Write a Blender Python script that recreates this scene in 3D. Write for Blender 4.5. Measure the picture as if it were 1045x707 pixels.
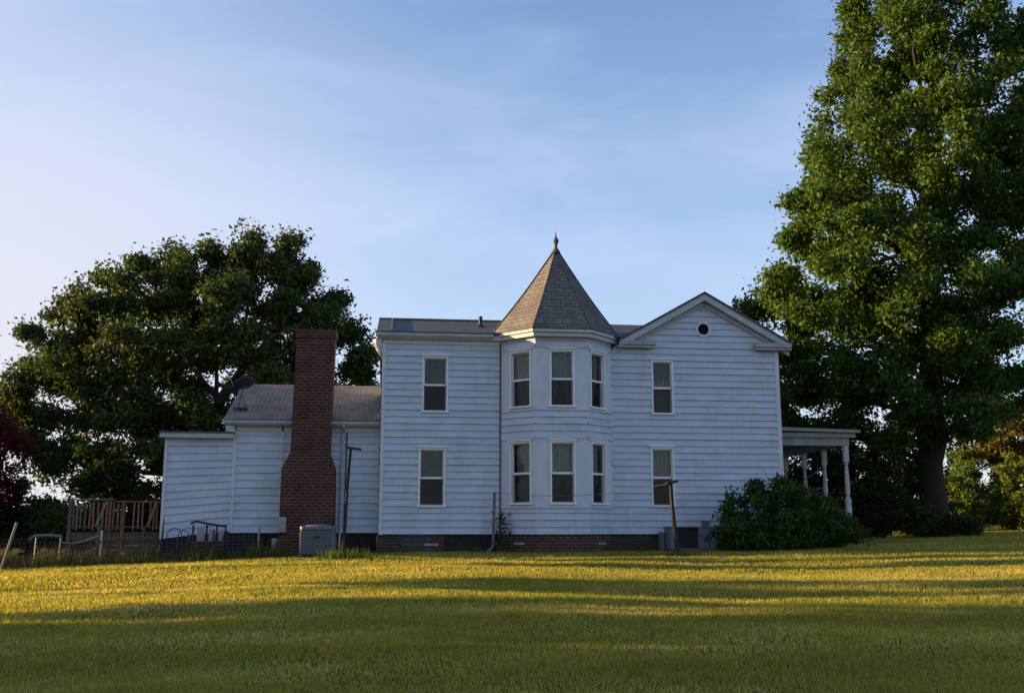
import bpy, math, random
import numpy as np
from mathutils import Vector, Matrix

S = bpy.context.scene
COL = S.collection
R = math.radians
for o in list(bpy.data.objects):
    bpy.data.objects.remove(o)

# ------------------------------------------------------------------ camera
YAW, TILT, EYE = 6.5, 10.1, 0.69
cam_d = bpy.data.cameras.new('camera')
cam = bpy.data.objects.new('camera', cam_d)
COL.objects.link(cam)
cam.location = (0, 0, EYE)
cam.rotation_euler = (R(90 + TILT), 0, R(-YAW))
cam_d.sensor_width = 36
cam_d.lens = 36 * 1050 / 1045
cam_d.clip_end = 5000
S.camera = cam

# ------------------------------------------------------------------ light
SUN_AZ = 13.0            # degrees behind the plane of the front wall, on the left
SUN_EL = 8.0
to_sun = Vector((-math.cos(R(SUN_AZ)) * math.cos(R(SUN_EL)), math.sin(R(SUN_AZ)) * math.cos(R(SUN_EL)), math.sin(R(SUN_EL))))
sd = bpy.data.lights.new('sun', 'SUN')
sd.energy = 5.0
sd.angle = R(0.6)
sd.color = (1.0, 0.69, 0.33)
sun = bpy.data.objects.new('sun', sd)
COL.objects.link(sun)
sun.location = (-60, 20, 30)
sun.rotation_euler = (-to_sun).to_track_quat('-Z', 'Y').to_euler()

W = bpy.data.worlds.new('World')
S.world = W
W.use_nodes = True
nt = W.node_tree
nt.nodes.clear()
n_out = nt.nodes.new('ShaderNodeOutputWorld')
n_bg = nt.nodes.new('ShaderNodeBackground')
n_sky = nt.nodes.new('ShaderNodeTexSky')
n_sky.sky_type = 'NISHITA'
n_sky.sun_disc = False
n_sky.sun_elevation = R(SUN_EL)
n_sky.sun_rotation = math.atan2(to_sun.x, to_sun.y) % (2 * math.pi)
n_sky.air_density = 1.0
n_sky.dust_density = 0.6
n_sky.ozone_density = 2.5
n_sky.altitude = 200
# thin cirrus wisps
n_tc = nt.nodes.new('ShaderNodeTexCoord')
n_map = nt.nodes.new('ShaderNodeMapping')
n_map.inputs['Rotation'].default_value = (R(8), R(-22), R(20))
n_map.inputs['Scale'].default_value = (1.6, 1.6, 6.0)
n_no = nt.nodes.new('ShaderNodeTexNoise')
n_no.inputs['Scale'].default_value = 1.5
n_no.inputs['Detail'].default_value = 9
n_no.inputs['Roughness'].default_value = 0.55
n_no.inputs['Distortion'].default_value = 0.5
n_cr = nt.nodes.new('ShaderNodeValToRGB')
n_cr.color_ramp.elements[0].position = 0.44
n_cr.color_ramp.elements[0].color = (0, 0, 0, 1)
n_cr.color_ramp.elements[1].position = 0.86
n_cr.color_ramp.elements[1].color = (0.22, 0.22, 0.22, 1)
n_mx = nt.nodes.new('ShaderNodeMixRGB')
n_mx.inputs['Color2'].default_value = (4.2, 4.6, 5.4, 1)
nt.links.new(n_tc.outputs['Generated'], n_map.inputs['Vector'])
nt.links.new(n_map.outputs['Vector'], n_no.inputs['Vector'])
nt.links.new(n_no.outputs['Fac'], n_cr.inputs['Fac'])
nt.links.new(n_cr.outputs['Color'], n_mx.inputs['Fac'])
nt.links.new(n_sky.outputs['Color'], n_mx.inputs['Color1'])
n_tn = nt.nodes.new('ShaderNodeMixRGB')
n_tn.blend_type = 'MULTIPLY'
n_tn.inputs['Fac'].default_value = 1
n_tn.inputs['Color2'].default_value = (1.05, 0.945, 1.0, 1)
nt.links.new(n_mx.outputs['Color'], n_tn.inputs['Color1'])
# pale haze towards the horizon
n_sx = nt.nodes.new('ShaderNodeSeparateXYZ')
n_hr = nt.nodes.new('ShaderNodeValToRGB')
n_hr.color_ramp.elements[0].position = 0.0
n_hr.color_ramp.elements[0].color = (0.62, 0.62, 0.62, 1)
n_hr.color_ramp.elements[1].position = 0.50
n_hr.color_ramp.elements[1].color = (0.0, 0.0, 0.0, 1)
n_hz = nt.nodes.new('ShaderNodeMixRGB')
n_hz.inputs['Color2'].default_value = (1.75, 1.95, 2.35, 1)
nt.links.new(n_tc.outputs['Generated'], n_sx.inputs['Vector'])
nt.links.new(n_sx.outputs['Z'], n_hr.inputs['Fac'])
nt.links.new(n_hr.outputs['Color'], n_hz.inputs['Fac'])
nt.links.new(n_tn.outputs['Color'], n_hz.inputs['Color1'])
# pale glow of the sky round the low sun
n_dot = nt.nodes.new('ShaderNodeVectorMath')
n_dot.operation = 'DOT_PRODUCT'
n_dot.inputs[1].default_value = to_sun
n_gr = nt.nodes.new('ShaderNodeValToRGB')
n_gr.color_ramp.interpolation = 'EASE'
n_gr.color_ramp.elements[0].position = 0.10
n_gr.color_ramp.elements[0].color = (0, 0, 0, 1)
n_gr.color_ramp.elements[1].position = 0.62
n_gr.color_ramp.elements[1].color = (0.9, 0.9, 0.9, 1)
n_gm = nt.nodes.new('ShaderNodeMixRGB')
n_gm.inputs['Color2'].default_value = (2.25, 2.2, 2.45, 1)
nt.links.new(n_tc.outputs['Generated'], n_dot.inputs[0])
nt.links.new(n_dot.outputs['Value'], n_gr.inputs['Fac'])
n_gz = nt.nodes.new('ShaderNodeValToRGB')
n_gz.color_ramp.elements[0].position = 0.22
n_gz.color_ramp.elements[0].color = (1, 1, 1, 1)
n_gz.color_ramp.elements[1].position = 0.52
n_gz.color_ramp.elements[1].color = (0.15, 0.15, 0.15, 1)
n_gf = nt.nodes.new('ShaderNodeMath')
n_gf.operation = 'MULTIPLY'
nt.links.new(n_sx.outputs['Z'], n_gz.inputs['Fac'])
nt.links.new(n_gr.outputs['Color'], n_gf.inputs[0])
nt.links.new(n_gz.outputs['Color'], n_gf.inputs[1])
nt.links.new(n_gf.outputs['Value'], n_gm.inputs['Fac'])
nt.links.new(n_hz.outputs['Color'], n_gm.inputs['Color1'])
nt.links.new(n_gm.outputs['Color'], n_bg.inputs['Color'])
n_bg.inputs['Strength'].default_value = 0.12
nt.links.new(n_bg.outputs['Background'], n_out.inputs['Surface'])

S.view_settings.view_transform = 'Standard'
S.view_settings.look = 'None'
S.view_settings.gamma = 1
S.view_settings.use_curve_mapping = False
S.view_settings.exposure = 1.6

rng = np.random.default_rng(7)
random.seed(7)

# ------------------------------------------------------------------ materials
def new_mat(name):
    m = bpy.data.materials.new(name)
    m.use_nodes = True
    return m, m.node_tree, m.node_tree.nodes['Principled BSDF']

def N(t, kind, **kw):
    n = t.nodes.new(kind)
    for k, v in kw.items():
        if k in n.inputs:
            n.inputs[k].default_value = v
        else:
            setattr(n, k, v)
    return n

def mat_noise(name, c1, c2, scale=3, rough=0.7, bump=0.0, stretch=(1, 1, 1), detail=6, spec=0.3, metal=0.0, bump_scale=None):
    m, t, b = new_mat(name)
    tc = N(t, 'ShaderNodeTexCoord')
    mp = N(t, 'ShaderNodeMapping')
    mp.inputs['Scale'].default_value = stretch
    no = N(t, 'ShaderNodeTexNoise')
    no.inputs['Scale'].default_value = scale
    no.inputs['Detail'].default_value = detail
    no.inputs['Roughness'].default_value = 0.65
    cr = N(t, 'ShaderNodeValToRGB')
    cr.color_ramp.elements[0].position = 0.3
    cr.color_ramp.elements[1].position = 0.7
    cr.color_ramp.elements[0].color = (*c1, 1)
    cr.color_ramp.elements[1].color = (*c2, 1)
    t.links.new(tc.outputs['Object'], mp.inputs['Vector'])
    t.links.new(mp.outputs['Vector'], no.inputs['Vector'])
    t.links.new(no.outputs['Fac'], cr.inputs['Fac'])
    t.links.new(cr.outputs['Color'], b.inputs['Base Color'])
    b.inputs['Roughness'].default_value = rough
    b.inputs['Specular IOR Level'].default_value = spec
    b.inputs['Metallic'].default_value = metal
    if bump:
        n2 = N(t, 'ShaderNodeTexNoise')
        n2.inputs['Scale'].default_value = bump_scale or scale * 6
        n2.inputs['Detail'].default_value = 5
        t.links.new(mp.outputs['Vector'], n2.inputs['Vector'])
        bp = N(t, 'ShaderNodeBump')
        bp.inputs['Strength'].default_value = bump
        bp.inputs['Distance'].default_value = 0.02
        t.links.new(n2.outputs['Fac'], bp.inputs['Height'])
        t.links.new(bp.outputs['Normal'], b.inputs['Normal'])
    return m

def mat_brick(name, c1, c2, mortar, w, h, ms, rough=0.85, offset=0.5, bump=0.6, dirt=0.35, squash=1.0):
    m, t, b = new_mat(name)
    uv = N(t, 'ShaderNodeUVMap')
    br = N(t, 'ShaderNodeTexBrick')
    br.offset = offset
    br.inputs['Color1'].default_value = (*c1, 1)
    br.inputs['Color2'].default_value = (*c2, 1)
    br.inputs['Mortar'].default_value = (*mortar, 1)
    br.inputs['Scale'].default_value = 1
    br.inputs['Mortar Size'].default_value = ms
    br.inputs['Mortar Smooth'].default_value = 0.2
    br.inputs['Brick Width'].default_value = w
    br.inputs['Row Height'].default_value = h
    br.inputs['Bias'].default_value = -0.1
    no = N(t, 'ShaderNodeTexNoise')
    no.inputs['Scale'].default_value = 1.3
    no.inputs['Detail'].default_value = 8
    no.inputs['Roughness'].default_value = 0.7
    cr = N(t, 'ShaderNodeValToRGB')
    cr.color_ramp.elements[0].position = 0.3
    cr.color_ramp.elements[0].color = (1 - dirt, 1 - dirt, 1 - dirt, 1)
    cr.color_ramp.elements[1].position = 0.65
    cr.color_ramp.elements[1].color = (1.1, 1.1, 1.1, 1)
    mx = N(t, 'ShaderNodeMixRGB', blend_type='MULTIPLY')
    mx.inputs['Fac'].default_value = 1
    t.links.new(uv.outputs['UV'], br.inputs['Vector'])
    t.links.new(uv.outputs['UV'], no.inputs['Vector'])
    t.links.new(no.outputs['Fac'], cr.inputs['Fac'])
    t.links.new(br.outputs['Color'], mx.inputs['Color1'])
    t.links.new(cr.outputs['Color'], mx.inputs['Color2'])
    t.links.new(mx.outputs['Color'], b.inputs['Base Color'])
    b.inputs['Roughness'].default_value = rough
    b.inputs['Specular IOR Level'].default_value = 0.25
    bp = N(t, 'ShaderNodeBump', invert=True)
    bp.inputs['Strength'].default_value = bump
    bp.inputs['Distance'].default_value = 0.012
    t.links.new(br.outputs['Fac'], bp.inputs['Height'])
    t.links.new(bp.outputs['Normal'], b.inputs['Normal'])
    return m

def mat_leaf(name, ca, cb, cc=None, trans=0.35, rough=0.55):
    """leaf colour runs over each leaf's own random tint"""
    m, t, b = new_mat(name)
    at = N(t, 'ShaderNodeAttribute', attribute_name='tint')
    cr = N(t, 'ShaderNodeValToRGB')
    cr.color_ramp.elements[0].color = (*ca, 1)
    cr.color_ramp.elements[1].color = (*cb, 1)
    if cc:
        e = cr.color_ramp.elements.new(0.93)
        e.color = (*cb, 1)
        cr.color_ramp.elements[-1].color = (*cc, 1)
    t.links.new(at.outputs['Fac'], cr.inputs['Fac'])
    t.links.new(cr.outputs['Color'], b.inputs['Base Color'])
    b.inputs['Roughness'].default_value = rough
    b.inputs['Specular IOR Level'].default_value = 0.12
    tr = N(t, 'ShaderNodeBsdfTranslucent')
    br = N(t, 'ShaderNodeMixRGB', blend_type='MULTIPLY')
    br.inputs['Fac'].default_value = 1
    br.inputs['Color2'].default_value = (1.35, 1.3, 0.6, 1)
    t.links.new(cr.outputs['Color'], br.inputs['Color1'])
    t.links.new(br.outputs['Color'], tr.inputs['Color'])
    ms = N(t, 'ShaderNodeMixShader')
    ms.inputs['Fac'].default_value = trans
    t.links.new(b.outputs['BSDF'], ms.inputs[1])
    t.links.new(tr.outputs['BSDF'], ms.inputs[2])
    t.links.new(ms.outputs['Shader'], t.nodes['Material Output'].inputs['Surface'])
    return m

M = {}
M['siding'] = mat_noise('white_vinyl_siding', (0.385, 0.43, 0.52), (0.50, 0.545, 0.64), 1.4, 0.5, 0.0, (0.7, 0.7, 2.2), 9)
# weather streaks and blotches on the siding
t = M['siding'].node_tree
b = t.nodes['Principled BSDF']
src = b.inputs['Base Color'].links[0].from_socket
for stretch, sc_, lo in (((1.6, 1.6, 0.22), 2.0, 0.94), ((0.5, 0.5, 0.9), 2.2, 0.95)):
    tc = N(t, 'ShaderNodeTexCoord'); mp = N(t, 'ShaderNodeMapping'); mp.inputs['Scale'].default_value = stretch
    no = N(t, 'ShaderNodeTexNoise'); no.inputs['Scale'].default_value = sc_; no.inputs['Detail'].default_value = 7; no.inputs['Roughness'].default_value = 0.7
    cr = N(t, 'ShaderNodeValToRGB')
    cr.color_ramp.elements[0].position = 0.36; cr.color_ramp.elements[0].color = (lo * 0.97, lo, lo * 0.94, 1)
    cr.color_ramp.elements[1].position = 0.54; cr.color_ramp.elements[1].color = (1.03, 1.03, 1.03, 1)
    mx = N(t, 'ShaderNodeMixRGB', blend_type='MULTIPLY'); mx.inputs['Fac'].default_value = 1
    t.links.new(tc.outputs['Object'], mp.inputs['Vector']); t.links.new(mp.outputs['Vector'], no.inputs['Vector'])
    t.links.new(no.outputs['Fac'], cr.inputs['Fac']); t.links.new(src, mx.inputs['Color1']); t.links.new(cr.outputs['Color'], mx.inputs['Color2'])
    src = mx.outputs['Color']
t.links.new(src, b.inputs['Base Color'])
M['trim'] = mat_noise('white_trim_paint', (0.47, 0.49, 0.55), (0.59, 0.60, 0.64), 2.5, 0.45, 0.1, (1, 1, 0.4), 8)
M['frame_white'] = mat_noise('white_window_vinyl', (0.68, 0.69, 0.70), (0.80, 0.80, 0.80), 3, 0.4, 0.05)
M['gutter'] = mat_noise('weathered_gutter_paint', (0.30, 0.31, 0.32), (0.45, 0.46, 0.47), 2.2, 0.5, 0.1, (1, 1, 3), 8)
M['cream'] = mat_noise('cream_fascia_paint', (0.42, 0.42, 0.41), (0.52, 0.515, 0.50), 3, 0.55, 0.1)
M['porch'] = mat_noise('porch_paint', (0.19, 0.18, 0.16), (0.31, 0.295, 0.27), 3, 0.6, 0.1, (1, 1, 0.5))
M['shingle'] = mat_brick('grey_brown_shingles', (0.20, 0.178, 0.165), (0.28, 0.245, 0.225), (0.08, 0.07, 0.065), 0.30, 0.125, 0.014, 0.9, 0.5, 0.5, 0.35)
M['tower_shingle'] = mat_brick('tower_shingles', (0.125, 0.114, 0.111), (0.195, 0.176, 0.168), (0.055, 0.05, 0.048), 0.30, 0.125, 0.013, 0.9, 0.5, 0.5, 0.3)
M['roof_dark'] = mat_brick('dark_grey_roofing', (0.072, 0.076, 0.088), (0.10, 0.105, 0.118), (0.042, 0.044, 0.05), 0.5, 0.16, 0.012, 0.75, 0.5, 0.4, 0.3)
M['brick'] = mat_brick('chimney_brick', (0.088, 0.030, 0.021), (0.045, 0.018, 0.014), (0.17, 0.125, 0.10), 0.24, 0.098, 0.012, 0.9, 0.5, 0.8, 0.5)
M['brick_old'] = mat_brick('foundation_brick', (0.085, 0.036, 0.028), (0.055, 0.027, 0.022), (0.16, 0.135, 0.12), 0.24, 0.095, 0.014, 0.9, 0.5, 0.8, 0.55)
M['brick_dark'] = mat_brick('dark_foundation_brick', (0.066, 0.046, 0.042), (0.04, 0.031, 0.029), (0.11, 0.095, 0.09), 0.24, 0.095, 0.012, 0.95, 0.5, 0.8, 0.5)
M['block'] = mat_brick('grey_foundation_block', (0.10, 0.092, 0.098), (0.07, 0.066, 0.07), (0.04, 0.038, 0.038), 0.4, 0.16, 0.012, 0.9, 0.5, 0.6, 0.5)
M['rust_panel'] = mat_noise('rusty_access_door', (0.060, 0.026, 0.014), (0.11, 0.045, 0.022), 6, 0.8, 0.3)
M['slat'] = mat_noise('dark_skirting_board', (0.016, 0.015, 0.014), (0.034, 0.030, 0.028), 4, 0.9, 0.3, (4, 4, 0.4))
M['dark'] = mat_noise('dark_metal', (0.012, 0.012, 0.014), (0.03, 0.03, 0.033), 8, 0.6)
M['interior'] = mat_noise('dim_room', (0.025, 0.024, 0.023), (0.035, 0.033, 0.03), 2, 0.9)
M['wood_old'] = mat_noise('weathered_deck_wood', (0.08, 0.057, 0.045), (0.18, 0.13, 0.10), 5, 0.9, 0.4, (6, 6, 0.6))
M['wood_red'] = mat_noise('reddish_sunlit_deck_wood', (0.20, 0.080, 0.045), (0.33, 0.145, 0.085), 5, 0.85, 0.4, (6, 6, 0.6))  # reddish wood, with a little sun warmth put into the colour
M['wood_orange'] = mat_noise('orange_deck_wood', (0.27, 0.10, 0.035), (0.36, 0.15, 0.055), 5, 0.85, 0.4, (6, 6, 0.6))
M['wood_pale'] = mat_noise('bleached_wood', (0.16, 0.13, 0.11), (0.26, 0.22, 0.19), 6, 0.9, 0.4, (6, 6, 0.5))
M['pole'] = mat_noise('old_brown_pole', (0.018, 0.015, 0.014), (0.045, 0.036, 0.031), 5, 0.9, 0.4, (8, 8, 0.5))
M['ac'] = mat_noise('beige_grey_unit_paint', (0.105, 0.11, 0.15), (0.15, 0.155, 0.20), 4, 0.5, 0.1)
M['ac_dark'] = mat_noise('dark_grey_coil', (0.03, 0.03, 0.036), (0.05, 0.05, 0.058), 9, 0.7)  # dark grey of the coils in both outdoor units
M['galv'] = mat_noise('galvanised_pipe', (0.09, 0.09, 0.09), (0.17, 0.17, 0.17), 6, 0.5, 0.1, metal=0.3)
M['wire'] = mat_noise('fence_wire', (0.09, 0.085, 0.08), (0.15, 0.14, 0.13), 6, 0.6, metal=0.3)
M['meter'] = mat_noise('meter_box_grey', (0.24, 0.25, 0.25), (0.32, 0.33, 0.33), 5, 0.5)
M['dish'] = mat_noise('dish_dark_grey', (0.030, 0.034, 0.055), (0.05, 0.055, 0.082), 4, 0.45)
M['shade'] = mat_noise('green_grey_blind', (0.045, 0.060, 0.052), (0.085, 0.105, 0.088), 5, 0.9, 0.0, (1, 1, 0.3))
M['blind_dark'] = mat_noise('dark_blind', (0.025, 0.026, 0.032), (0.05, 0.052, 0.06), 8, 0.9, 0, (1, 1, 6))
M['bark'] = mat_noise('brown_bark', (0.013, 0.010, 0.008), (0.042, 0.032, 0.026), 5, 0.95, 1.0, (5, 5, 1), bump_scale=9)
M['bark_grey'] = mat_noise('grey_bark', (0.045, 0.04, 0.035), (0.10, 0.088, 0.078), 5, 0.95, 0.9, (5, 5, 1), bump_scale=9)
M['leaf_big'] = mat_leaf('broad_green_leaves', (0.032, 0.066, 0.013), (0.090, 0.152, 0.030), (0.14, 0.18, 0.042), 0.36)
M['leaf_left'] = mat_leaf('dull_green_leaves', (0.028, 0.050, 0.015), (0.078, 0.110, 0.033), (0.115, 0.13, 0.045), 0.28)
M['leaf_bush'] = mat_leaf('glossy_dark_leaves', (0.025, 0.055, 0.013), (0.062, 0.118, 0.028), None, 0.18, 0.5)
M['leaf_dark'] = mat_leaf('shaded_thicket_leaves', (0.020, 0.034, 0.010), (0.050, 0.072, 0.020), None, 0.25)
M['leaf_bright'] = mat_leaf('fresh_green_leaves', (0.065, 0.105, 0.020), (0.145, 0.205, 0.048), (0.24, 0.25, 0.07), 0.45)
M['leaf_yellow'] = mat_leaf('yellow_green_leaves', (0.075, 0.11, 0.020), (0.165, 0.20, 0.045), (0.26, 0.23, 0.06), 0.4)
M['leaf_orange'] = mat_leaf('bronze_leaves', (0.085, 0.078, 0.020), (0.19, 0.155, 0.045), (0.26, 0.16, 0.05), 0.4)
M['leaf_red'] = mat_leaf('purple_red_leaves', (0.035, 0.009, 0.009), (0.16, 0.020, 0.024), None, 0.35)
M['grass'] = mat_leaf('mown_grass', (0.145, 0.18, 0.034), (0.50, 0.41, 0.105), (0.70, 0.53, 0.29), 0.45, 0.8)
M['grass'].node_tree.nodes['Principled BSDF'].inputs['Specular IOR Level'].default_value = 0.0
M['weed'] = mat_leaf('rank_weeds', (0.05, 0.075, 0.018), (0.13, 0.14, 0.04), (0.17, 0.13, 0.06), 0.3, 0.7)
M['weed_dry'] = mat_leaf('dry_brown_weeds', (0.06, 0.04, 0.025), (0.15, 0.10, 0.06), (0.15, 0.065, 0.04), 0.25, 0.8)

# thin window glass and insect screen
m, t, b = new_mat('window_glass')
t.nodes.remove(b)
fr = N(t, 'ShaderNodeFresnel')
fr.inputs['IOR'].default_value = 1.5
tp = N(t, 'ShaderNodeBsdfTransparent')
tp.inputs['Color'].default_value = (0.86, 0.90, 0.90, 1)
gl = N(t, 'ShaderNodeBsdfGlossy')
gl.inputs['Roughness'].default_value = 0.02
no = N(t, 'ShaderNodeTexNoise')
no.inputs['Scale'].default_value = 1.2
bp = N(t, 'ShaderNodeBump')
bp.inputs['Strength'].default_value = 0.12
bp.inputs['Distance'].default_value = 0.02
tc = N(t, 'ShaderNodeTexCoord')
t.links.new(tc.outputs['Object'], no.inputs['Vector'])
t.links.new(no.outputs['Fac'], bp.inputs['Height'])
t.links.new(bp.outputs['Normal'], gl.inputs['Normal'])
ms = N(t, 'ShaderNodeMixShader')
t.links.new(fr.outputs['Fac'], ms.inputs['Fac'])
t.links.new(tp.outputs['BSDF'], ms.inputs[1])
t.links.new(gl.outputs['BSDF'], ms.inputs[2])
t.links.new(ms.outputs['Shader'], t.nodes['Material Output'].inputs['Surface'])
M['glass'] = m

def mat_sheer(name, col, open_, scale=60):
    m, t, b = new_mat(name)
    b.inputs['Base Color'].default_value = (*col, 1)
    b.inputs['Roughness'].default_value = 0.9
    tp = N(t, 'ShaderNodeBsdfTransparent')
    tc = N(t, 'ShaderNodeTexCoord')
    no = N(t, 'ShaderNodeTexNoise')
    no.inputs['Scale'].default_value = scale
    cr = N(t, 'ShaderNodeValToRGB')
    cr.color_ramp.elements[0].position = 0.35
    cr.color_ramp.elements[1].position = 0.65
    lo, hi = max(0, open_ - 0.15), min(1, open_ + 0.15)
    cr.color_ramp.elements[0].color = (lo, lo, lo, 1)
    cr.color_ramp.elements[1].color = (hi, hi, hi, 1)
    t.links.new(tc.outputs['Object'], no.inputs['Vector'])
    t.links.new(no.outputs['Fac'], cr.inputs['Fac'])
    ms = N(t, 'ShaderNodeMixShader')
    t.links.new(cr.outputs['Color'], ms.inputs['Fac'])
    t.links.new(b.outputs['BSDF'], ms.inputs[1])
    t.links.new(tp.outputs['BSDF'], ms.inputs[2])
    t.links.new(ms.outputs['Shader'], t.nodes['Material Output'].inputs['Surface'])
    return m
M['lace'] = mat_sheer('lace_curtain', (0.34, 0.36, 0.35), 0.22, 25)
M['screen'] = mat_sheer('insect_screen', (0.02, 0.02, 0.022), 0.60, 300)

# ------------------------------------------------------------------ object helpers
ORG = {}

def tag(o, label=None, cat=None, group=None, kind=None):
    if label: o['label'] = label
    if cat: o['category'] = cat
    if group: o['group'] = group
    if kind: o['kind'] = kind
    return o

def empty(name, loc, label, cat, group=None):
    o = bpy.data.objects.new(name, None)
    o.empty_display_size = 0.3
    o.location = loc
    COL.objects.link(o)
    ORG[o.name] = np.array(loc, float)
    return tag(o, label, cat, group)

def link_mesh(name, me, mat, parent=None, origin=None):
    o = bpy.data.objects.new(name, me)
    me.materials.append(mat)
    COL.objects.link(o)
    if parent is not None:
        o.parent = parent
        ORG[o.name] = ORG[parent.name]
    else:
        o.location = origin if origin is not None else (0, 0, 0)
        ORG[o.name] = np.array(o.location, float)
    return o

def np_mesh(name, V, F, mat, parent=None, origin=None, tint=None, smooth=False):
    """V (n,3) world coordinates, F (m,3|4) indices -> one mesh object"""
    org = ORG[parent.name] if parent is not None else (np.array(origin, float) if origin is not None else np.zeros(3))
    V = np.asarray(V, np.float32) - org.astype(np.float32)
    F = np.asarray(F, np.int32)
    k = F.shape[1]
    me = bpy.data.meshes.new(name)
    me.vertices.add(len(V))
    me.vertices.foreach_set('co', V.ravel())
    me.loops.add(F.size)
    me.loops.foreach_set('vertex_index', F.ravel())
    me.polygons.add(len(F))
    me.polygons.foreach_set('loop_start', np.arange(0, F.size, k, dtype=np.int32))
    me.polygons.foreach_set('loop_total', np.full(len(F), k, np.int32))
    if smooth:
        me.polygons.foreach_set('use_smooth', np.ones(len(F), bool))
    if tint is not None:
        a = me.attributes.new('tint', 'FLOAT', 'POINT')
        a.data.foreach_set('value', np.asarray(tint, np.float32))
    me.update(calc_edges=True)
    me.validate()
    return link_mesh(name, me, mat, parent, origin)

class MB:
    def __init__(s):
        s.v, s.f = [], []
    def quad(s, *p):
        i = len(s.v)
        s.v += [tuple(map(float, q)) for q in p]
        s.f.append(tuple(range(i, i + len(p))))
        return s
    def hexa(s, a, b):
        """two quads (same winding), a = bottom ring, b = top ring"""
        i = len(s.v)
        s.v += [tuple(map(float, q)) for q in list(a) + list(b)]
        n = len(a)
        s.f.append(tuple(i + k for k in reversed(range(n))))
        s.f.append(tuple(i + n + k for k in range(n)))
        for k in range(n):
            j = (k + 1) % n
            s.f.append((i + k, i + j, i + n + j, i + n + k))
        return s
    def box(s, x0, x1, y0, y1, z0, z1):
        r = [(x0, y0), (x1, y0), (x1, y1), (x0, y1)]
        return s.hexa([(x, y, z0) for x, y in r], [(x, y, z1) for x, y in r])
    def wbox(s, w, u0, u1, n0, n1, z0, z1):
        """box in wall coordinates"""
        r = [(u0, n1), (u1, n1), (u1, n0), (u0, n0)]
        return s.hexa([w(u, z0, n) for u, n in r], [w(u, z1, n) for u, n in r])
    def bar(s, a, b, w, d=None):
        a, b = Vector(a), Vector(b)
        d = d or w
        ax = (b - a).normalized()
        side = ax.cross(Vector((0, 1, 0)))
        if side.length < 1e-3: side = Vector((1, 0, 0))
        side.normalize()
        up = side.cross(ax)
        r = [(-w / 2, -d / 2), (w / 2, -d / 2), (w / 2, d / 2), (-w / 2, d / 2)]
        return s.hexa([a + side * p + up * q for p, q in r], [b + side * p + up * q for p, q in r])
    def tube(s, pts, rad, n=8, cap=True):
        pts = [Vector(p) for p in pts]
        if not hasattr(rad, '__len__'): rad = [rad] * len(pts)
        base = len(s.v)
        for k, p in enumerate(pts):
            t = (pts[min(k + 1, len(pts) - 1)] - pts[max(k - 1, 0)]).normalized()
            a = t.cross(Vector((0.31, 0.9, 0.17))).normalized()
            b = t.cross(a)
            for j in range(n):
                th = 2 * math.pi * j / n
                s.v.append(tuple(p + (a * math.cos(th) + b * math.sin(th)) * rad[k]))
        for k in range(len(pts) - 1):
            for j in range(n):
                j2 = (j + 1) % n
                s.f.append((base + k * n + j, base + k * n + j2, base + (k + 1) * n + j2, base + (k + 1) * n + j))
        if cap:
            s.f.append(tuple(base + j for j in reversed(range(n))))
            s.f.append(tuple(base + (len(pts) - 1) * n + j for j in range(n)))
        return s
    def lathe(s, prof, c, n=16):
        base = len(s.v)
        for r, z in prof:
            for j in range(n):
                th = 2 * math.pi * j / n
                s.v.append((c[0] + r * math.cos(th), c[1] + r * math.sin(th), c[2] + z))
        for k in range(len(prof) - 1):
            for j in range(n):
                j2 = (j + 1) % n
                s.f.append((base + k * n + j, base + k * n + j2, base + (k + 1) * n + j2, base + (k + 1) * n + j))
        return s
    def build(s, name, mat, parent=None, origin=None, bevel=0, smooth=False):
        org = ORG[parent.name] if parent is not None else (np.array(origin, float) if origin is not None else np.zeros(3))
        V = np.array(s.v) - org
        me = bpy.data.meshes.new(name)
        me.from_pydata(V.tolist(), [], s.f)
        # metre-scaled uv: u along the horizontal of each face, v up its slope
        uvl = me.uv_layers.new(name='UVMap')
        P = np.array(s.v)
        for poly in me.polygons:
            nn = poly.normal
            if abs(nn.z) > 0.999:
                tv, bv = Vector((1, 0, 0)), Vector((0, 1, 0))
            else:
                tv = Vector((0, 0, 1)).cross(nn).normalized()
                bv = nn.cross(tv)
            for li in poly.loop_indices:
                p = Vector(P[me.loops[li].vertex_index])
                uvl.data[li].uv = (p.dot(tv), p.dot(bv))
        if smooth:
            for poly in me.polygons: poly.use_smooth = True
        me.update()
        o = link_mesh(name, me, mat, parent, origin)
        if bevel:
            bm = o.modifiers.new('bevel', 'BEVEL')
            bm.width = bevel
            bm.segments = 2
            bm.limit_method = 'ANGLE'
        return o

# ------------------------------------------------------------------ terrain
def smin(a, b, k):
    h = np.clip(0.5 + 0.5 * (b - a) / k, 0, 1)
    return b * (1 - h) + a * h - k * h * (1 - h)

def gz(x, y):
    x = np.asarray(x, float); y = np.asarray(y, float)
    left = smin(x, np.zeros_like(x), 3.0)
    right = -smin(-(x - 8), np.zeros_like(x), 3.0)
    xl = np.maximum(left, -45)
    xr = np.minimum(right, 40)
    yc = smin(y, np.full_like(y, 34.0), 5.0)
    yc = np.maximum(yc, -30)
    z = 0.035 * xl + 0.025 * xr + 0.03 * (yc - 32)
    z = z + 0.035 * np.sin(x * 0.43 + 1.1 * np.sin(y * 0.31)) * np.sin(y * 0.57 + 0.7) + 0.018 * np.sin(x * 1.3 + y * 0.4) * np.sin(y * 1.45 - x * 0.2)
    return z

def gz1(x, y): return float(gz(np.array([x]), np.array([y]))[0])

def axis(lim, n, near):
    t = np.linspace(-1, 1, n)
    k = 5.2
    return np.sinh(t * k) / math.sinh(k) * lim

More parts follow.
